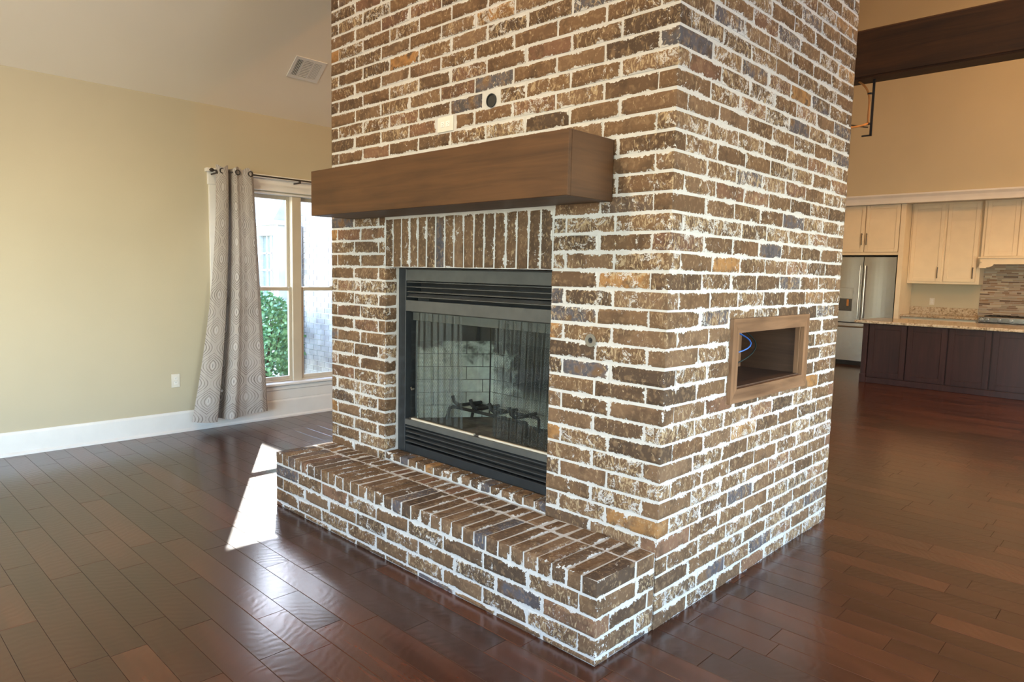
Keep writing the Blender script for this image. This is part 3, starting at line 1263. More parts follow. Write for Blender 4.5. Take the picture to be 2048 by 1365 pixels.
# log grate standing in the firebox
gr = thing('log_grate', 'black iron log grate with upturned prongs standing inside the firebox', 'grate', (-1.36, 0.38, FZ))
MB().tube([(-1.66, 0.30, 0.685), (-1.05, 0.30, 0.685)], 0.010).build('crossbar', 'iron', gr)
MB().tube([(-1.62, 0.45, 0.685), (-1.10, 0.45, 0.685)], 0.010).build('crossbar', 'iron', gr)
for x in (-1.60, -1.44, -1.28, -1.12):
    MB().tube([(x - 0.02, 0.255, 0.765), (x - 0.012, 0.262, 0.73), (x, 0.285, 0.707), (x, 0.33, 0.703), (x * 0.97 - 0.04, 0.47, 0.703)], 0.011).build('prong', 'iron', gr)
for (x, y, dx) in ((-1.66, 0.30, -0.05), (-1.05, 0.30, 0.02), (-1.62, 0.45, -0.02), (-1.10, 0.45, 0.03)):
    MB().tube([(x, y, 0.685), (x + dx * 0.6, y - 0.005, 0.675), (x + dx, y - 0.015, FZ)], 0.010).build('leg', 'iron', gr)

# ------------------------------------------------------------------ mantel
ma = thing('mantel_beam', 'brown stained wooden box mantel fixed across the chimney front', 'mantel', (-1.289, -0.155, 1.832))
mx0, mx1, my0, mz0, mz1 = -2.285, -0.293, -0.31, 1.832, 2.095
fy = 0.022
MB().box(mx0, mx1 - 0.0015, my0, my0 + fy, mz0, mz1, c=0.002).build('front_board', 'mantel_x', ma)
MB().box(mx1 - fy, mx1, my0 + fy, -0.006, mz0, mz1, c=0.002).build('end_board', 'mantel_y', ma)
MB().box(mx0, mx0 + fy, my0 + fy, -0.006, mz0, mz1, c=0.002).build('end_board', 'mantel_y', ma)
MB().box(mx0 + fy, mx1 - fy, my0 + fy, -0.006, mz1 - fy, mz1 - 0.001, c=0.0015).build('top_board', 'mantel_x', ma)
MB().box(mx0 + fy, mx1 - fy, my0 + fy, -0.006, mz0 + 0.001, mz0 + fy, c=0.0015).build('bottom_board', 'mantel_x', ma)

# ------------------------------------------------------------------ outlets, pipe hole, gas key
def outlet(name, label, o, ux, uz, n, w, h, horiz=False):
    """o centre on wall, ux right, uz up, n out of the wall"""
    o, ux, uz, n = Vector(o), Vector(ux), Vector(uz), Vector(n)
    t = thing(name, label, 'outlet', o)

    def slab(nm, mat, a0, a1, b0, b1, d0, d1):
        vs = []
        e = 0.0015
        for d, k in ((d0, 0), (d1 - e, 0), (d1, e)):
            for a, b in ((a0 + k, b0 + k), (a1 - k, b0 + k), (a1 - k, b1 - k), (a0 + k, b1 - k)):
                vs.append(o + ux * a + uz * b + n * d)
        fs = [(0, 3, 2, 1), (8, 9, 10, 11)]
        for l in (0, 4):
            for i in range(4):
                j = (i + 1) % 4
                fs.append((l + i, l + j, l + 4 + j, l + 4 + i))
        return MB().add(vs, fs).build(nm, mat, t, fix=True)
    slab('plate', 'plastic', -w / 2, w / 2, -h / 2, h / 2, 0, 0.006)
    for s in (-1, 1):
        ca, cb = (s * 0.021, 0) if horiz else (0, s * 0.021)
        slab('receptacle', 'white', ca - 0.015, ca + 0.015, cb - 0.015, cb + 0.015, 0.006, 0.0085)
        for q in (-0.006, 0.006):
            if horiz:
                slab('slot', 'slot', ca - 0.004, ca + 0.004, q - 0.0012, q + 0.0012, 0.0085, 0.0092)
            else:
                slab('slot', 'slot', q - 0.0012, q + 0.0012, cb - 0.001, cb + 0.007, 0.0085, 0.0092)
        if horiz:
            slab('slot', 'slot', ca + 0.008, ca + 0.012, -0.002, 0.002, 0.0085, 0.0092)
        else:
            slab('slot', 'slot', -0.002, 0.002, cb - 0.010, cb - 0.006, 0.0085, 0.0092)
    return t


outlet('wall_outlet', 'white outlet plate set sideways in the brick above the mantel', (-1.415, 0.001, 2.307), (1, 0, 0), (0, 0, 1), (0, -1, 0), 0.128, 0.078, True)
outlet('wall_outlet', 'white upright outlet plate on the yellow wall left of the curtain', (XL, -0.148, 0.478), (0, 1, 0), (0, 0, 1), (1, 0, 0), 0.072, 0.122)
outlet('wall_outlet', 'small outlet plate on the kitchen wall above the granite upstand', (-1.605, YK, 1.195), (1, 0, 0), (0, 0, 1), (0, -1, 0), 0.075, 0.12)


def disc(c, r, axis_n, thick, n=24, r_in=0.0, mb=None):
    """ring or disc lying on a wall with normal axis_n"""
    mb = mb or MB()
    nvec = Vector(axis_n).normalized()
    a = nvec.orthogonal().normalized()
    b = nvec.cross(a)
    c = Vector(c)
    vs = []
    for (rr, d) in ((r, 0), (r, thick), (r_in, thick), (r_in, 0)):
        for k in range(n):
            th = 2 * math.pi * k / n
            vs.append(c + (a * math.cos(th) + b * math.sin(th)) * max(rr, 1e-4) + nvec * d)
    fs = []
    for l in range(4):
        m = (l + 1) % 4
        for k in range(n):
            fs.append((l * n + k, l * n + (k + 1) % n, m * n + (k + 1) % n, m * n + k))
    return mb.add(vs, fs)


ps = thing('pipe_sleeve', 'round black cable hole in a mortar patch above the mantel', 'cable hole', (-1.062, -0.002, 2.378))
disc((-1.062, 0.0, 2.378), 0.034, (0, -1, 0), 0.007, 28, 0.029).build('rim', 'black_metal', ps, fix=True)
disc((-1.062, 0.0, 2.378), 0.0295, (0, -1, 0), 0.002, 28).build('bore', 'slot', ps, fix=True)
gv = thing('gas_valve', 'round chrome gas key plate on the bricks right of the firebox', 'valve', (-0.384, -0.004, 1.221))
disc((-0.384, -0.0035, 1.221), 0.030, (0, -1, 0), 0.006, 28, 0.013).build('escutcheon', 'steel', gv, fix=True)
disc((-0.384, -0.0035, 1.221), 0.0135, (0, -1, 0), 0.003, 16).build('bore', 'slot', gv, fix=True)
MB().box(-0.3885, -0.3795, -0.012, -0.004, 1.2165, 1.2255).build('valve_stem', 'iron', gv)

# ------------------------------------------------------------------ media niche in the chimney side
nb = thing('media_niche', 'wood framed rectangular niche let into the chimney side', 'niche', (0, 1.015, 0.92))
ny0, ny1, nz0, nz1 = 0.557, 1.477, 0.918, 1.3245
iy0, iy1, iz0, iz1 = 0.62, 1.408, 0.985, 1.256
t0, t1 = 0.001, 0.021
def mitre(name, mat, poly):
    MB().prism(poly, 0, t0, t1).build(name, mat, nb, fix=True)
mitre('frame_top', 'niche_y', [(ny0, nz1), (ny1, nz1), (iy1, iz1), (iy0, iz1)])
mitre('frame_bottom', 'niche_y', [(ny0, nz0), (ny1, nz0), (iy1, iz0), (iy0, iz0)])
mitre('frame_side', 'niche_z', [(ny0, nz0 + .0008), (ny0, nz1 - .0008), (iy0 - .0006, iz1), (iy0 - .0006, iz0)])
mitre('frame_side', 'niche_z', [(ny1, nz0 + .0008), (ny1, nz1 - .0008), (iy1 + .0006, iz1), (iy1 + .0006, iz0)])
dN = -0.345
part('liner_bottom', 'niche_x', nb, dN, 0.0, 0.607, 1.422, 0.967, 0.992)
part('liner_top', 'niche_x', nb, dN, 0.0, 0.607, 1.422, 1.262, 1.287)
part('liner_side', 'niche_x', nb, dN, 0.0, 0.607, 0.622, 0.992, 1.262)
part('liner_side', 'niche_x', nb, dN, 0.0, 1.415, 1.424, 0.992, 1.262)
part('liner_edge', 'niche_z', nb, -0.025, -0.001, 1.400, 1.415, 0.992, 1.262)
part('liner_back', 'niche_z', nb, dN - 0.02, dN, 0.607, 1.424, 0.967, 1.287)


def arc(p0, p1, p2, n=12):
    p0, p1, p2 = Vector(p0), Vector(p1), Vector(p2)
    return [p0 * (1 - t) ** 2 + p1 * 2 * t * (1 - t) + p2 * t * t for t in [i / n for i in range(n + 1)]]


tag(MB().tube(arc((-0.30, 0.98, 1.262), (0.02, 1.18, 1.16), (-0.22, 0.87, 1.10)), 0.0042).build('network_cable', 'cable_blue', None, True),
    'bright blue cable looping inside the wooden niche', 'cable', 'loose cables in the niche')
tag(MB().tube(arc((-0.26, 1.10, 1.262), (-0.02, 1.30, 1.13), (-0.22, 0.82, 1.02)), 0.0042).build('network_cable', 'cable_dark', None, True),
    'dark cable hanging in the wooden niche beside the blue one', 'cable', 'loose cables in the niche')

# ------------------------------------------------------------------ curtain and rod
cu = thing('curtain', 'grey ogee patterned curtain hanging at the left of the window', 'curtain', (XL + 0.1, 0.35, 0.1))
prof = [(0.0, -0.01), (0.06, 0.022), (0.14, 0.030), (0.22, 0.034), (0.285, 0.030), (0.315, -0.005), (0.335, -0.075), (0.37, -0.100), (0.405, -0.085),
        (0.43, -0.01), (0.455, 0.030), (0.51, 0.040), (0.60, 0.026), (0.70, 0.020), (0.80, 0.030), (0.90, 0.036), (0.97, 0.024), (1.0, 0.005)]


def cat(pr, t):
    n = len(pr)
    i = max(0, min(n - 2, sum(1 for a, _ in pr[1:-1] if a <= t)))
    a0, b0 = pr[i]
    a1, b1 = pr[i + 1]
    s = (t - a0) / (a1 - a0)
    s = s * s * (3 - 2 * s) * 0.6 + s * 0.4
    return b0 + (b1 - b0) * s


nu, nv = 96, 40
cm = MB()
cuv = []
ulen = [0.0]
for i in range(nu):
    a, b = i / nu, (i + 1) / nu
    ulen.append(ulen[-1] + math.hypot((b - a) * 0.62, cat(prof, b) - cat(prof, a)))
for jv in range(nv + 1):
    t = jv / nv                                   # 0 top, 1 bottom
    for i in range(nu + 1):
        s = i / nu
        ztop = 2.425 + 0.012 * math.cos(s * 23)
        zbot = 0.105 - 0.02 * math.sin(s * 5.2)
        z = ztop + (zbot - ztop) * t
        yl = 0.195 + (-0.06 - 0.195) * (t ** 1.9)
        yr = 0.535 + (0.65 - 0.535) * (t ** 0.9)
        y = yl + (yr - yl) * s
        x = XL + 0.145 + cat(prof, s) * (0.85 + 0.55 * t) + 0.006 * math.sin(9 * s + 5 * t)
        cm.v.append((x, y, z))
        cuv.append((ulen[i] * 1.15 + 0.04, 2.4 - z))
for jv in range(nv):
    for i in range(nu):
        a = jv * (nu + 1) + i
        cm.f.append((a, a + 1, a + nu + 2, a + nu + 1))
me = cm.mesh('fabric', 'curtain', True)
ul = me.uv_layers.new(name='UVMap')
for lp in me.loops:
    ul.data[lp.index].uv = cuv[lp.vertex_index]
fo = bpy.data.objects.new('fabric', me)
COL.objects.link(fo)
fo.parent = cu
fo.matrix_parent_inverse = Matrix.Translation(-cu.location)
ROZ = 2.383
for s in (0.10, 0.50, 0.86):
    y = 0.205 + 0.343 * s
    x = XL + 0.145 + cat(prof, s) * 0.85
    disc((x + 0.004, y, ROZ), 0.026, (1, 0.05, 0), 0.006, 20, 0.017).build('eyelet', 'black_metal', cu, fix=True)
ro = thing('curtain_rod', 'thin dark metal curtain rod above the window', 'curtain rod', (XL + 0.1, 1.0, ROZ))
MB().tube([(XL + 0.145, 0.17, ROZ), (XL + 0.145, 1.93, ROZ)], 0.0075, 10).build('rod', 'bronze', ro, True)
MB().tube([(XL + 0.145, 0.175, ROZ), (XL + 0.145, 0.165, ROZ), (XL + 0.145, 0.150, ROZ), (XL + 0.145, 0.135, ROZ)], [0.008, 0.016, 0.018, 0.004], 12).build('finial', 'bronze', ro, True)
for y in (0.20, 1.02, 1.86):
    mb = MB().box(XL + 0.001, XL + 0.008, y - 0.012, y + 0.012, ROZ - 0.045, ROZ + 0.02, c=0.002)
    mb.box(XL + 0.005, XL + 0.14, y - 0.005, y + 0.005, ROZ - 0.03, ROZ - 0.018, c=0.002)
    mb.box(XL + 0.13, XL + 0.158, y - 0.006, y + 0.006, ROZ - 0.03, ROZ - 0.006, c=0.002)
    mb.build('bracket', 'bronze', ro)

# ------------------------------------------------------------------ ceiling register
sv = Vector((1, 0, SLOPE)).normalized()           # up the slope
nv_ = Vector((SLOPE, 0, -1)).normalized()         # out of the ceiling
vc = Vector((-4.478, 0.905, ZP + SLOPE * (-4.478 - XL)))
ve = thing('ceiling_vent', 'white rectangular air register on the sloped ceiling', 'vent', vc)


def vslab(nm, mat, a0, a1, b0, b1, d0, d1, tilt=0.0):
    """a along y, b up the slope, d out of the ceiling"""
    vs = []
    for d in (d0, d1):
        for a, b in ((a0, b0), (a1, b0), (a1, b1), (a0, b1)):
            vs.append(vc + Vector((0, 1, 0)) * (a + tilt * (d - d0) if tilt else a) + sv * b + nv_ * d)
    fs = [(0, 3, 2, 1), (4, 5, 6, 7)] + [(i, (i + 1) % 4, 4 + (i + 1) % 4, 4 + i) for i in range(4)]
    return MB().add(vs, fs).build(nm, mat, ve, fix=True)


hw, hh = 0.155, 0.120
vslab('backing', 'slot', -hw + 0.02, hw - 0.02, -hh + 0.02, hh - 0.02, 0.0, 0.001)
vslab('frame', 'white', -hw, hw, hh - 0.028, hh, 0, 0.008)
vslab('frame', 'white', -hw, hw, -hh, -hh + 0.030, 0, 0.008)
vslab('frame', 'white', -hw, -hw + 0.028, -hh + 0.03, hh - 0.028, 0, 0.008)
vslab('frame', 'white', hw - 0.034, hw, -hh + 0.03, hh - 0.028, 0, 0.008)
vslab('divider', 'white', -0.070, -0.058, -hh + 0.03, hh - 0.028, 0, 0.008)
vslab('divider', 'white', 0.030, 0.042, -hh + 0.03, hh - 0.028, 0, 0.008)
for i in range(4):
    a = -hw + 0.036 + i * 0.0135
    vslab('slat', 'white', a, a + 0.0035, -hh + 0.03, hh - 0.028, 0.001, 0.007)
for i in range(10):
    b = -hh + 0.036 + i * 0.0175
    vslab('slat', 'white', -0.057, 0.029, b, b + 0.0125, 0.003, 0.006)
for i in range(6):
    a = 0.046 + i * 0.0132
    vslab('slat', 'white', a, a + 0.0095, -hh + 0.03, hh - 0.028, 0.003, 0.006)

# ------------------------------------------------------------------ tie beam and hanging cable strip
bm_ = thing('tie_beam', 'dark stained wooden tie beam high over the kitchen', 'beam', (0, 5.0, 3.53))
MB().box(XL + 0.01, XR - 0.01, 5.0, 5.24, 3.53, 4.0, c=0.008).build('timber', 'beam', bm_)
MB().box(XL + 0.01, XR - 0.01, 4.985, 5.0, 3.545, 3.985, c=0.004).build('face_board', 'beam', bm_)
hc = thing('hanging_conduit', 'thin black strip hanging from the dark beam with tied cables', 'cable strip', (-0.86, 5.12, 3.3))
MB().box(-0.868, -0.845, 5.10, 5.112, 2.985, 3.53).build('strip', 'black_metal', hc)
MB().box(-0.94, -0.845, 5.10, 5.112, 2.975, 2.99).build('foot', 'black_metal', hc)
MB().tube(arc((-1.00, 5.10, 3.528), (-0.885, 5.09, 3.45), (-0.885, 5.09, 3.30)) + [(-0.885, 5.09, 3.09)], 0.010).build('cable', 'copper', hc, True)
MB().box(-0.905, -0.868, 5.078, 5.10, 3.385, 3.40).build('tie', 'black_metal', hc)
MB().box(-0.905, -0.868, 5.078, 5.10, 3.085, 3.105).build('tie', 'black_metal', hc)
MB().tube(arc((-0.885, 5.09, 3.10), (-0.91, 4.5, 2.90), (-0.62, 2.006, 2.60)), 0.010).build('cable', 'copper', hc, True)
MB().tube(arc((-0.885, 5.085, 3.06), (-0.99, 4.3, 2.99), (-0.66, 2.006, 2.66)), 0.008).build('cable', 'black_metal', hc, True)

# ------------------------------------------------------------------ kitchen
def shaker(parent, x0, x1, z0, z1, y, mat, rail=0.06, th=0.02, name='door', out=-1):
    """door facing -y with its face at y; frame of four rails round a recessed panel"""
    d = MB().box(x0, x1, y + th * 0.55, y + th, z0, z1).build(name, mat, parent)
    o = []
    for nm, a in (('stile', (x0, x0 + rail, y, y + th * .56, z0, z1)), ('stile', (x1 - rail, x1, y, y + th * .56, z0, z1)),
                  ('rail', (x0 + rail, x1 - rail, y, y + th * .56, z1 - rail, z1)), ('rail', (x0 + rail, x1 - rail, y, y + th * .56, z0, z0 + rail))):
        q = MB().box(*a, c=0.002).build(nm, mat)
        q.parent = d
        q.matrix_parent_inverse = Matrix()
        o.append(q)
    return d


def handle(door, x, z0, z1, y, mat='bronze', r=0.006):
    mb = MB().tube([(x, y - 0.028, z0), (x, y - 0.028, z1)], r)
    for z in (z0 + 0.02, z1 - 0.02):
        mb.tube([(x, y, z), (x, y - 0.028, z)], r * 0.8)
    h = mb.build('handle', mat)
    h.parent = door
    h.matrix_parent_inverse = Matrix()


# refrigerator
YFR = 10.72
rf = thing('refrigerator', 'stainless steel french door refrigerator beside the cream cabinets', 'refrigerator')
MB().box(-3.09, -2.03, YFR + 0.06, 11.38, 0.02, 1.955, c=0.006).build('cabinet_body', 'slat_metal', rf)


def bowed(x0, x1, z0, z1, y, name):
    n = 8
    poly = [(x0 + (x1 - x0) * i / n, y - 0.012 * math.sin(math.pi * i / n)) for i in range(n + 1)] + [(x1, y + 0.05), (x0, y + 0.05)]
    o = MB().prism(poly, 2, z0, z1).build(name, 'stainless', rf, fix=True)
    return o


dl = bowed(-3.085, -2.568, 0.785, 1.95, YFR, 'left_door')
dr = bowed(-2.556, -2.035, 0.785, 1.95, YFR, 'right_door')
fz = bowed(-3.085, -2.035, 0.085, 0.765, YFR, 'freezer_drawer')
for d, x in ((dl, -2.605), (dr, -2.520)):
    handle(d, x, 0.86, 1.80, YFR - 0.01, 'stainless', 0.012)
hb_ = MB().tube([(-3.02, YFR - 0.055, 0.70), (-2.10, YFR - 0.055, 0.70)], 0.012)
for x in (-2.98, -2.14):
    hb_.tube([(x, YFR, 0.70), (x, YFR - 0.055, 0.70)], 0.009)
h = hb_.build('handle', 'stainless')
h.parent = fz
h = MB().box(-2.96, -2.70, YFR - 0.016, YFR, 1.20, 1.40, c=0.004).build('dispenser_panel', 'stainless'); h.parent = dl
h = MB().box(-2.95, -2.71, YFR - 0.0145, YFR, 0.98, 1.20, c=0.004).build('dispenser_recess', 'slat_metal'); h.parent = dl
h = MB().box(-2.80, -2.765, YFR - 0.024, YFR - 0.010, 1.07, 1.19, c=0.003).build('dispenser_paddle', 'copper'); h.parent = dl
MB().box(-3.07, -2.05, YFR + 0.02, YFR + 0.05, 0.005, 0.082).build('toe_grille', 'black_metal', rf)
# fridge surround
fc = thing('fridge_cabinet', 'cream two door cabinet and side panel framing the refrigerator', 'cabinet')
MB().box(-2.018, -1.940, 10.70, 11.39, 0.0, 2.872, c=0.003).build('side_panel', 'cabinet', fc)
MB().box(-3.17, -3.10, 10.70, 11.39, 0.0, 2.872, c=0.003).build('side_panel', 'cabinet', fc)
MB().box(-3.10, -2.018, 10.735, 11.39, 1.985, 2.872, c=0.003).build('carcass', 'cabinet', fc)
MB().box(-3.10, -2.018, 10.708, 10.736, 1.985, 2.025, c=0.002).build('bottom_rail', 'cabinet', fc)
d1 = shaker(fc, -3.09, -2.586, 2.04, 2.85, 10.712, 'cabinet')
handle(d1, -2.618, 2.16, 2.37, 10.712)
d2 = shaker(fc, -2.570, -2.030, 2.04, 2.85, 10.712, 'cabinet')
handle(d2, -2.538, 2.16, 2.37, 10.712)
# wall cabinet
wc = thing('wall_cabinet', 'tall cream upper cabinet with two doors beside the range hood', 'cabinet')
MB().box(-1.935, -0.872, 11.045, 11.395, 1.505, 2.88, c=0.003).build('carcass', 'cabinet', wc)
d1 = shaker(wc, -1.905, -1.425, 1.545, 2.84, 11.026, 'cabinet')
handle(d1, -1.475, 1.60, 1.79, 11.026)
d2 = shaker(wc, -1.385, -0.925, 1.545, 2.84, 11.026, 'cabinet')
handle(d2, -0.965, 1.60, 1.79, 11.026)
# range hood cabinet
rh = thing('range_hood', 'cream wooden range hood cabinet with curved valance over the cooktop', 'range hood')
hx0, hx1, hy = -0.862, 0.14, 10.93
MB().box(hx0, hx1, hy + 0.02, 11.395, 1.95, 2.87, c=0.003).build('carcass', 'cabinet', rh)
shaker(rh, hx0 + 0.045, -0.385, 1.975, 2.84, hy, 'cabinet')
shaker(rh, -0.375, hx1 - 0.045, 1.975, 2.84, hy, 'cabinet')
MB().box(hx0 - 0.025, hx1 + 0.025, hy - 0.05, 11.395, 1.935, 1.957, c=0.004).build('shelf', 'cabinet', rh)
val = [(hx0, 1.935), (hx0, 1.775), (hx0 + 0.09, 1.775)]
for i in range(9):
    a = math.pi / 2 * i / 8
    val.append((hx0 + 0.10 + 0.09 * math.sin(a), 1.79 + 0.05 * (1 - math.cos(a))))
val += [(2 * -0.361 - x, z) for x, z in reversed(val)]
MB().prism(val, 1, hy - 0.03, hy - 0.008).build('valance', 'cabinet', rh, fix=True)
for x in (hx0 + 0.022, hx1 - 0.022):
    MB().box(x - 0.022, x + 0.022, hy - 0.008, 11.30, 1.78, 1.935, c=0.004).build('bracket', 'cabinet', rh)
    MB().tube([(x, hy - 0.03, 1.885), (x, hy - 0.045, 1.885), (x, hy - 0.058, 1.885)], [0.010, 0.019, 0.006], 10).build('rosette', 'cabinet', rh, True)
# base run, counter, splash
bc = thing('base_cabinet', 'cream base cabinets below the rear granite counter', 'cabinet')
MB().box(-1.935, -0.80, 10.83, 11.39, 0.10, 0.925, c=0.003).build('carcass', 'cabinet', bc)
MB().box(-1.935, -0.80, 10.90, 11.39, 0.0, 0.10).build('plinth', 'cabinet', bc)
d1 = shaker(bc, -1.91, -1.40, 0.14, 0.90, 10.81, 'cabinet'); handle(d1, -1.44, 0.66, 0.84, 10.81)
d2 = shaker(bc, -1.38, -0.83, 0.14, 0.90, 10.81, 'cabinet'); handle(d2, -1.34, 0.66, 0.84, 10.81)
ct = thing('rear_countertop', 'speckled granite counter with upstand along the kitchen back wall', 'countertop')
MB().box(-1.938, -0.80, 10.78, 11.395, 0.928, 0.965, c=0.005).build('slab', 'granite', ct)
MB().box(-1.938, -0.905, 11.36, 11.398, 0.965, 1.098, c=0.004).build('upstand', 'granite', ct)
# mosaic tiles behind the range
mt = thing('mosaic_backsplash', 'strip mosaic tile panel on the wall behind the cooktop', 'tiles')
MB().box(-0.905, 0.30, 11.390, 11.399, 1.00, 1.93).build('grout_bed', 'mortar', mt)
tl = MB()
rv = []
z = 1.005
while z < 1.92:
    hh_ = random.choice([0.014, 0.022, 0.022, 0.03])
    x = -0.903 - random.uniform(0, 0.1)
    while x < 0.298:
        w = random.choice([0.06, 0.1, 0.15, 0.2])
        a, b = max(x, -0.903), min(x + w, 0.298)
        if b - a > 0.012:
            nvv = len(tl.v)
            tl.box(a + 0.001, b - 0.001, 11.384 + random.uniform(-.002, .002), 11.391, z, min(z + hh_, 1.925))
            rv += [random.random()] * (len(tl.v) - nvv)
        x += w
    z += hh_ + 0.003
tl.at['rnd'] = rv
o = tl.build('tiles', 'tile', mt)
o['kind'] = 'stuff'
# range
rg = thing('gas_range', 'stainless gas range with black grates under the hood', 'range')
MB().box(-0.79, 0.10, 10.76, 11.38, 0.02, 0.93, c=0.005).build('body', 'stainless', rg)
MB().box(-0.79, 0.10, 10.73, 10.765, 0.90, 1.00, c=0.012).build('control_panel', 'stainless', rg)
MB().box(-0.775, 0.085, 10.80, 11.36, 0.93, 0.968, c=0.004).build('cooktop', 'black_metal', rg)
for x in (-0.60, -0.345, -0.09):
    mb = MB()
    for dx in (-0.11, 0.0, 0.11):
        mb.box(x + dx - 0.008, x + dx + 0.008, 10.81, 11.35, 0.985, 1.012)
    for y in (10.81, 11.08, 11.335):
        mb.box(x - 0.118, x + 0.118, y, y + 0.016, 0.975, 1.004)
    for dx in (-0.11, 0.11):
        for y in (10.815, 11.335):
            mb.box(x + dx - 0.007, x + dx + 0.007, y, y + 0.014, 0.962, 0.99)
    mb.build('grate', 'iron', rg)
for x in (-0.735, -0.66, -0.50, -0.34, -0.18, -0.02):
    MB().tube([(x, 10.732, 0.952), (x, 10.715, 0.952), (x, 10.698, 0.952)], [0.024, 0.022, 0.018], 14).build('knob', 'steel', rg)
MB().tube([(-0.72, 10.70, 0.80), (0.03, 10.70, 0.80)], 0.012).build('oven_handle', 'steel', rg)
# island
isl = thing('kitchen_island', 'dark espresso wooden island cabinet with framed panels', 'island')
IX0, IX1, IY = -1.865, 1.32, 8.65
MB().box(IX0 + 0.02, IX1, IY + 0.02, 9.62, 0.0, 0.895).build('carcass', 'island', isl)
MB().box(IX0, -1.795, IY - 0.012, IY + 0.06, 0.0, 0.895, c=0.004).build('corner_post', 'island', isl)
MB().box(-1.795, IX1, IY - 0.006, IY + 0.02, 0.0, 0.085, c=0.004).build('base_rail', 'island', isl)
MB().box(IX0 - 0.008, -1.785, IY - 0.022, IY + 0.07, 0.0, 0.13, c=0.004).build('plinth_block', 'island', isl)
edges = [-1.785, -1.270, -0.756, -0.242, 0.272, 0.786, 1.30]
for a, b in zip(edges[:-1], edges[1:]):
    shaker(isl, a + 0.008, b - 0.008, 0.095, 0.885, IY - 0.004, 'island', 0.072, 0.024, 'panel')
tag(MB().box(-1.985, 1.42, 8.595, 9.74, 0.896, 0.936, c=0.006).build('island_countertop', 'granite'),
    'speckled granite slab lying on the dark island', 'countertop')

# ------------------------------------------------------------------ outdoors, seen through the window
struct(MB().box(-16, XL - T, -8, 9, -0.35, -0.20).build('ground', 'dirt'))
# projecting wing with its eave: its wall faces the window, its roof edge shades the glass
YW = 2.95
ew = struct(MB().box(-15.5, XL - T, YW + 0.004, YW + 0.3, -0.2, 3.185).build('exterior_wall', 'ext_mortar'))
EZ, EY = 3.19, 2.72
ev = MB()
ev.box(-15.8, XL - T, EY, YW + 0.3, EZ, EZ + 0.16)
ev.prism([(EY, EZ + 0.16), (YW + 0.3, EZ + 0.16), (YW + 0.3, EZ + 0.30)], 0, -15.8, XL - T)
struct(ev.build('trim_2', 'ext_trim', fix=True))
eb = Bricks()
items = []
nrow = int(3.37 / CH)
for r in range(nrow):
    z0 = -0.19 + r * CH
    x = -15.4 + (0.1 if r % 2 else 0.0)
    while x < XL - T - 0.05:
        items.append((x, min(x + 0.203, XL - T - 0.01), z0))
        x += 0.2135


def ext_score(it):
    x0, x1, z0 = it
    c = Vector(((x0 + x1) / 2, YW, z0 + 0.035))
    t = (XL - CAM.x) / (c.x - CAM.x)
    y = CAM.y + (c.y - CAM.y) * t
    z = CAM.z + (c.z - CAM.z) * t
    if 0.55 < y < 1.50 and WZ0 < z < WZ1:
        return 1.0 / (c - CAM).length
    return 0.0


items.sort(key=ext_score, reverse=True)
bme = MB().box(-0.1015, 0.1015, -0.01, 0.012, 0, CH - 0.012)
bmesh_ = bme.mesh('brick', 'ext_brick')
for x0, x1, z0 in items[:300]:
    o = bpy.data.objects.new('brick', bmesh_)
    COL.objects.link(o)
    o.location = ((x0 + x1) / 2, YW, z0)
    o.scale = ((x1 - x0) / 0.203, 1, 1)
    o.parent = ew
rest = MB()
for x0, x1, z0 in items[300:]:
    rest.box(x0, x1, YW - 0.01, YW + 0.012, z0, z0 + CH - 0.012)
o = rest.build('bricks', 'ext_brick', ew)
o['kind'] = 'stuff'
# bay on the wing
bay = thing('bay_window', 'pale bay window with a grey roof on the house wing outside', 'bay window', (-9.2, 2.6, -0.2))
bx0, bx1, byf = -11.1, -8.36, 2.60
MB().box(bx0, bx1, byf, YW - 0.012, -0.2, 0.95).build('apron_wall', 'ext_mortar', bay)
MB().box(bx0, bx1, byf, YW - 0.012, 2.02, 2.17).build('frieze', 'ext_trim', bay)
MB().box(bx0 - 0.1, bx1 + 0.05, byf - 0.10, YW - 0.012, 2.17, 2.24).build('eave', 'ext_trim', bay)
rv_ = [(bx0 - 0.1, byf - 0.10, 2.24), (bx1 + 0.05, byf - 0.10, 2.24), (bx1 + 0.05, YW - 0.012, 2.24), (bx0 - 0.1, YW - 0.012, 2.24),
       (bx0 + 0.2, byf + 0.15, 2.58), (bx1 - 0.08, byf + 0.15, 2.58), (bx1 - 0.08, YW - 0.012, 2.58), (bx0 + 0.2, YW - 0.012, 2.58)]
MB().add(rv_, [(0, 1, 5, 4), (1, 2, 6, 5), (4, 5, 6, 7), (3, 0, 4, 7), (0, 3, 2, 1), (2, 3, 7, 6)]).build('roof', 'roof', bay, fix=True)
x = bx1
for i in range(5):
    MB().box(x - 0.16, x, byf, byf + 0.16, 0.95, 2.02).build('post', 'ext_trim', bay)
    if i < 4:
        w = MB().box(x - 0.645, x - 0.16, byf + 0.08, byf + 0.09, 0.95, 2.02).build('window', 'ext_glass', bay)
        for zz in (1.22, 1.485, 1.75):
            q = MB().box(x - 0.645, x - 0.16, byf + 0.055, byf + 0.08, zz - 0.014, zz + 0.014).build('muntin', 'ext_trim'); q.parent = w
        for xx in (x - 0.48, x - 0.32):
            q = MB().box(xx - 0.012, xx + 0.012, byf + 0.055, byf + 0.08, 0.95, 2.02).build('muntin', 'ext_trim'); q.parent = w
    x -= 0.645
tag(MB().tube([(-8.24, YW - 0.06, -0.2), (-8.24, YW - 0.06, 2.16)], 0.035, 10).build('downspout', 'roof'), 'grey downspout on the brick wing outside the window', 'downspout')


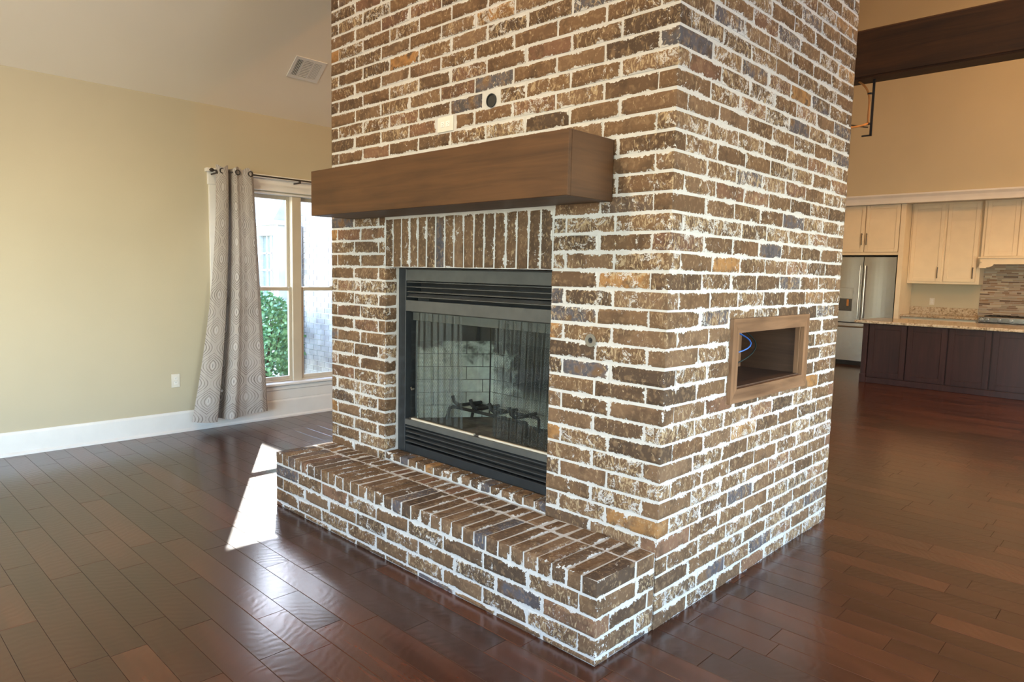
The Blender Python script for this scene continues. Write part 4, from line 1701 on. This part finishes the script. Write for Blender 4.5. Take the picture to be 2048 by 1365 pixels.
def shrub(cx, cy, r, h, n, label):
    t = thing('shrub', label, 'shrub', (cx, cy, -0.2), 'shrubs outside the window')
    st = MB()
    for i in range(6):
        a = i * 1.05
        st.tube([(cx, cy, -0.2), (cx + 0.15 * math.cos(a), cy + 0.15 * math.sin(a), h * 0.3), (cx + 0.5 * r * math.cos(a), cy + 0.5 * r * math.sin(a), h * 0.75)], [0.014, 0.010, 0.004], 5)
    st.build('stems', 'bark', t)
    lf = MB()
    for i in range(n):
        th, ph = random.uniform(0, 2 * math.pi), math.acos(random.uniform(-0.8, 1))
        rr = random.uniform(0.55, 1.0) ** 0.5
        c = Vector((cx + r * rr * math.sin(ph) * math.cos(th), cy + r * rr * math.sin(ph) * math.sin(th), h * 0.5 + h * 0.5 * rr * math.cos(ph)))
        a = Vector((random.gauss(0, 1), random.gauss(0, 1), random.gauss(0, .7))).normalized()
        b = a.orthogonal().normalized()
        nrm = a.cross(b)
        L, W = random.uniform(0.05, 0.08), random.uniform(0.016, 0.026)
        lf.add([c, c + a * L * .5 + b * W + nrm * 0.004, c + a * L, c + a * L * .5 - b * W + nrm * 0.004], [(0, 1, 2), (0, 2, 3)])
    o = lf.build('foliage', 'leaf', t)
    o['kind'] = 'stuff'


shrub(-6.6, 1.46, 0.50, 1.22, 3600, 'leafy green shrub close outside the left window sash')
shrub(-7.9, 2.15, 0.45, 0.95, 2600, 'second green shrub behind the nearer one by the wing wall')

# ------------------------------------------------------------------ warm lights out of view; the pendants and the floor light are added
def can_light(x, y, z, power, label, tgt=None, size=0.18):
    t = thing('recessed_light', label, 'light', (x, y, z), 'recessed ceiling lights')
    disc((x, y, z), size / 2 + 0.02, (0, 0, -1), 0.012, 24, size / 2).build('trim_ring', 'white', t, fix=True)
    l = bpy.data.lights.new('lamp', 'AREA')
    l.shape = 'DISK'
    l.size = size
    l.energy = power
    l.color = WARM
    o = bpy.data.objects.new('lamp', l)
    COL.objects.link(o)
    o.parent = t
    o.location = (0, 0, -0.004)


def pendant(x, y, z, ztop, power, label, color=WARM):
    """unseen hanging lamp, added for its warm light: canopy, rod, open shade and a glowing bulb inside it"""
    t = thing('added_pendant_lamp', label, 'lamp', (x, y, z), 'added warm lamps out of view')
    MB().tube([(x, y, ztop - 0.04), (x, y, ztop - 0.001)], [0.07, 0.06], 20).build('canopy', 'bronze', t)
    MB().tube([(x, y, z + 0.16), (x, y, ztop - 0.03)], 0.009, 8).build('rod', 'bronze', t)
    MB().tube([(x, y, z + 0.12), (x, y, z + 0.17)], [0.05, 0.02], 16).build('socket', 'bronze', t)
    l = bpy.data.lights.new('bulb', 'POINT')
    l.energy = power
    l.color = color
    l.shadow_soft_size = 0.10
    o = bpy.data.objects.new('bulb', l)
    COL.objects.link(o)
    o.parent = t


pendant(2.0, 5.6, 4.2, ZTOP, 540, 'added warm pendant lamp on the kitchen side, out of view', (1.0, 0.485, 0.175))  # unseen lamp added to warm the chimney side and reach under the header
pendant(-1.1, -2.8, 4.3, ZP + SLOPE * (-1.1 - XL), 430, 'added warm pendant lamp in the living side, out of view', (1.0, 0.75, 0.47))  # unseen lamp added as warm fill for the vault and chimney front
can_light(1.2, 8.2, ZTOP - 0.002, 110, 'recessed ceiling light high over the island')
can_light(1.7, 4.7, ZTOP - 0.002, 230, 'added recessed light, out of view, brightening the floor right of the chimney')  # unseen light added to brighten the right-hand floor
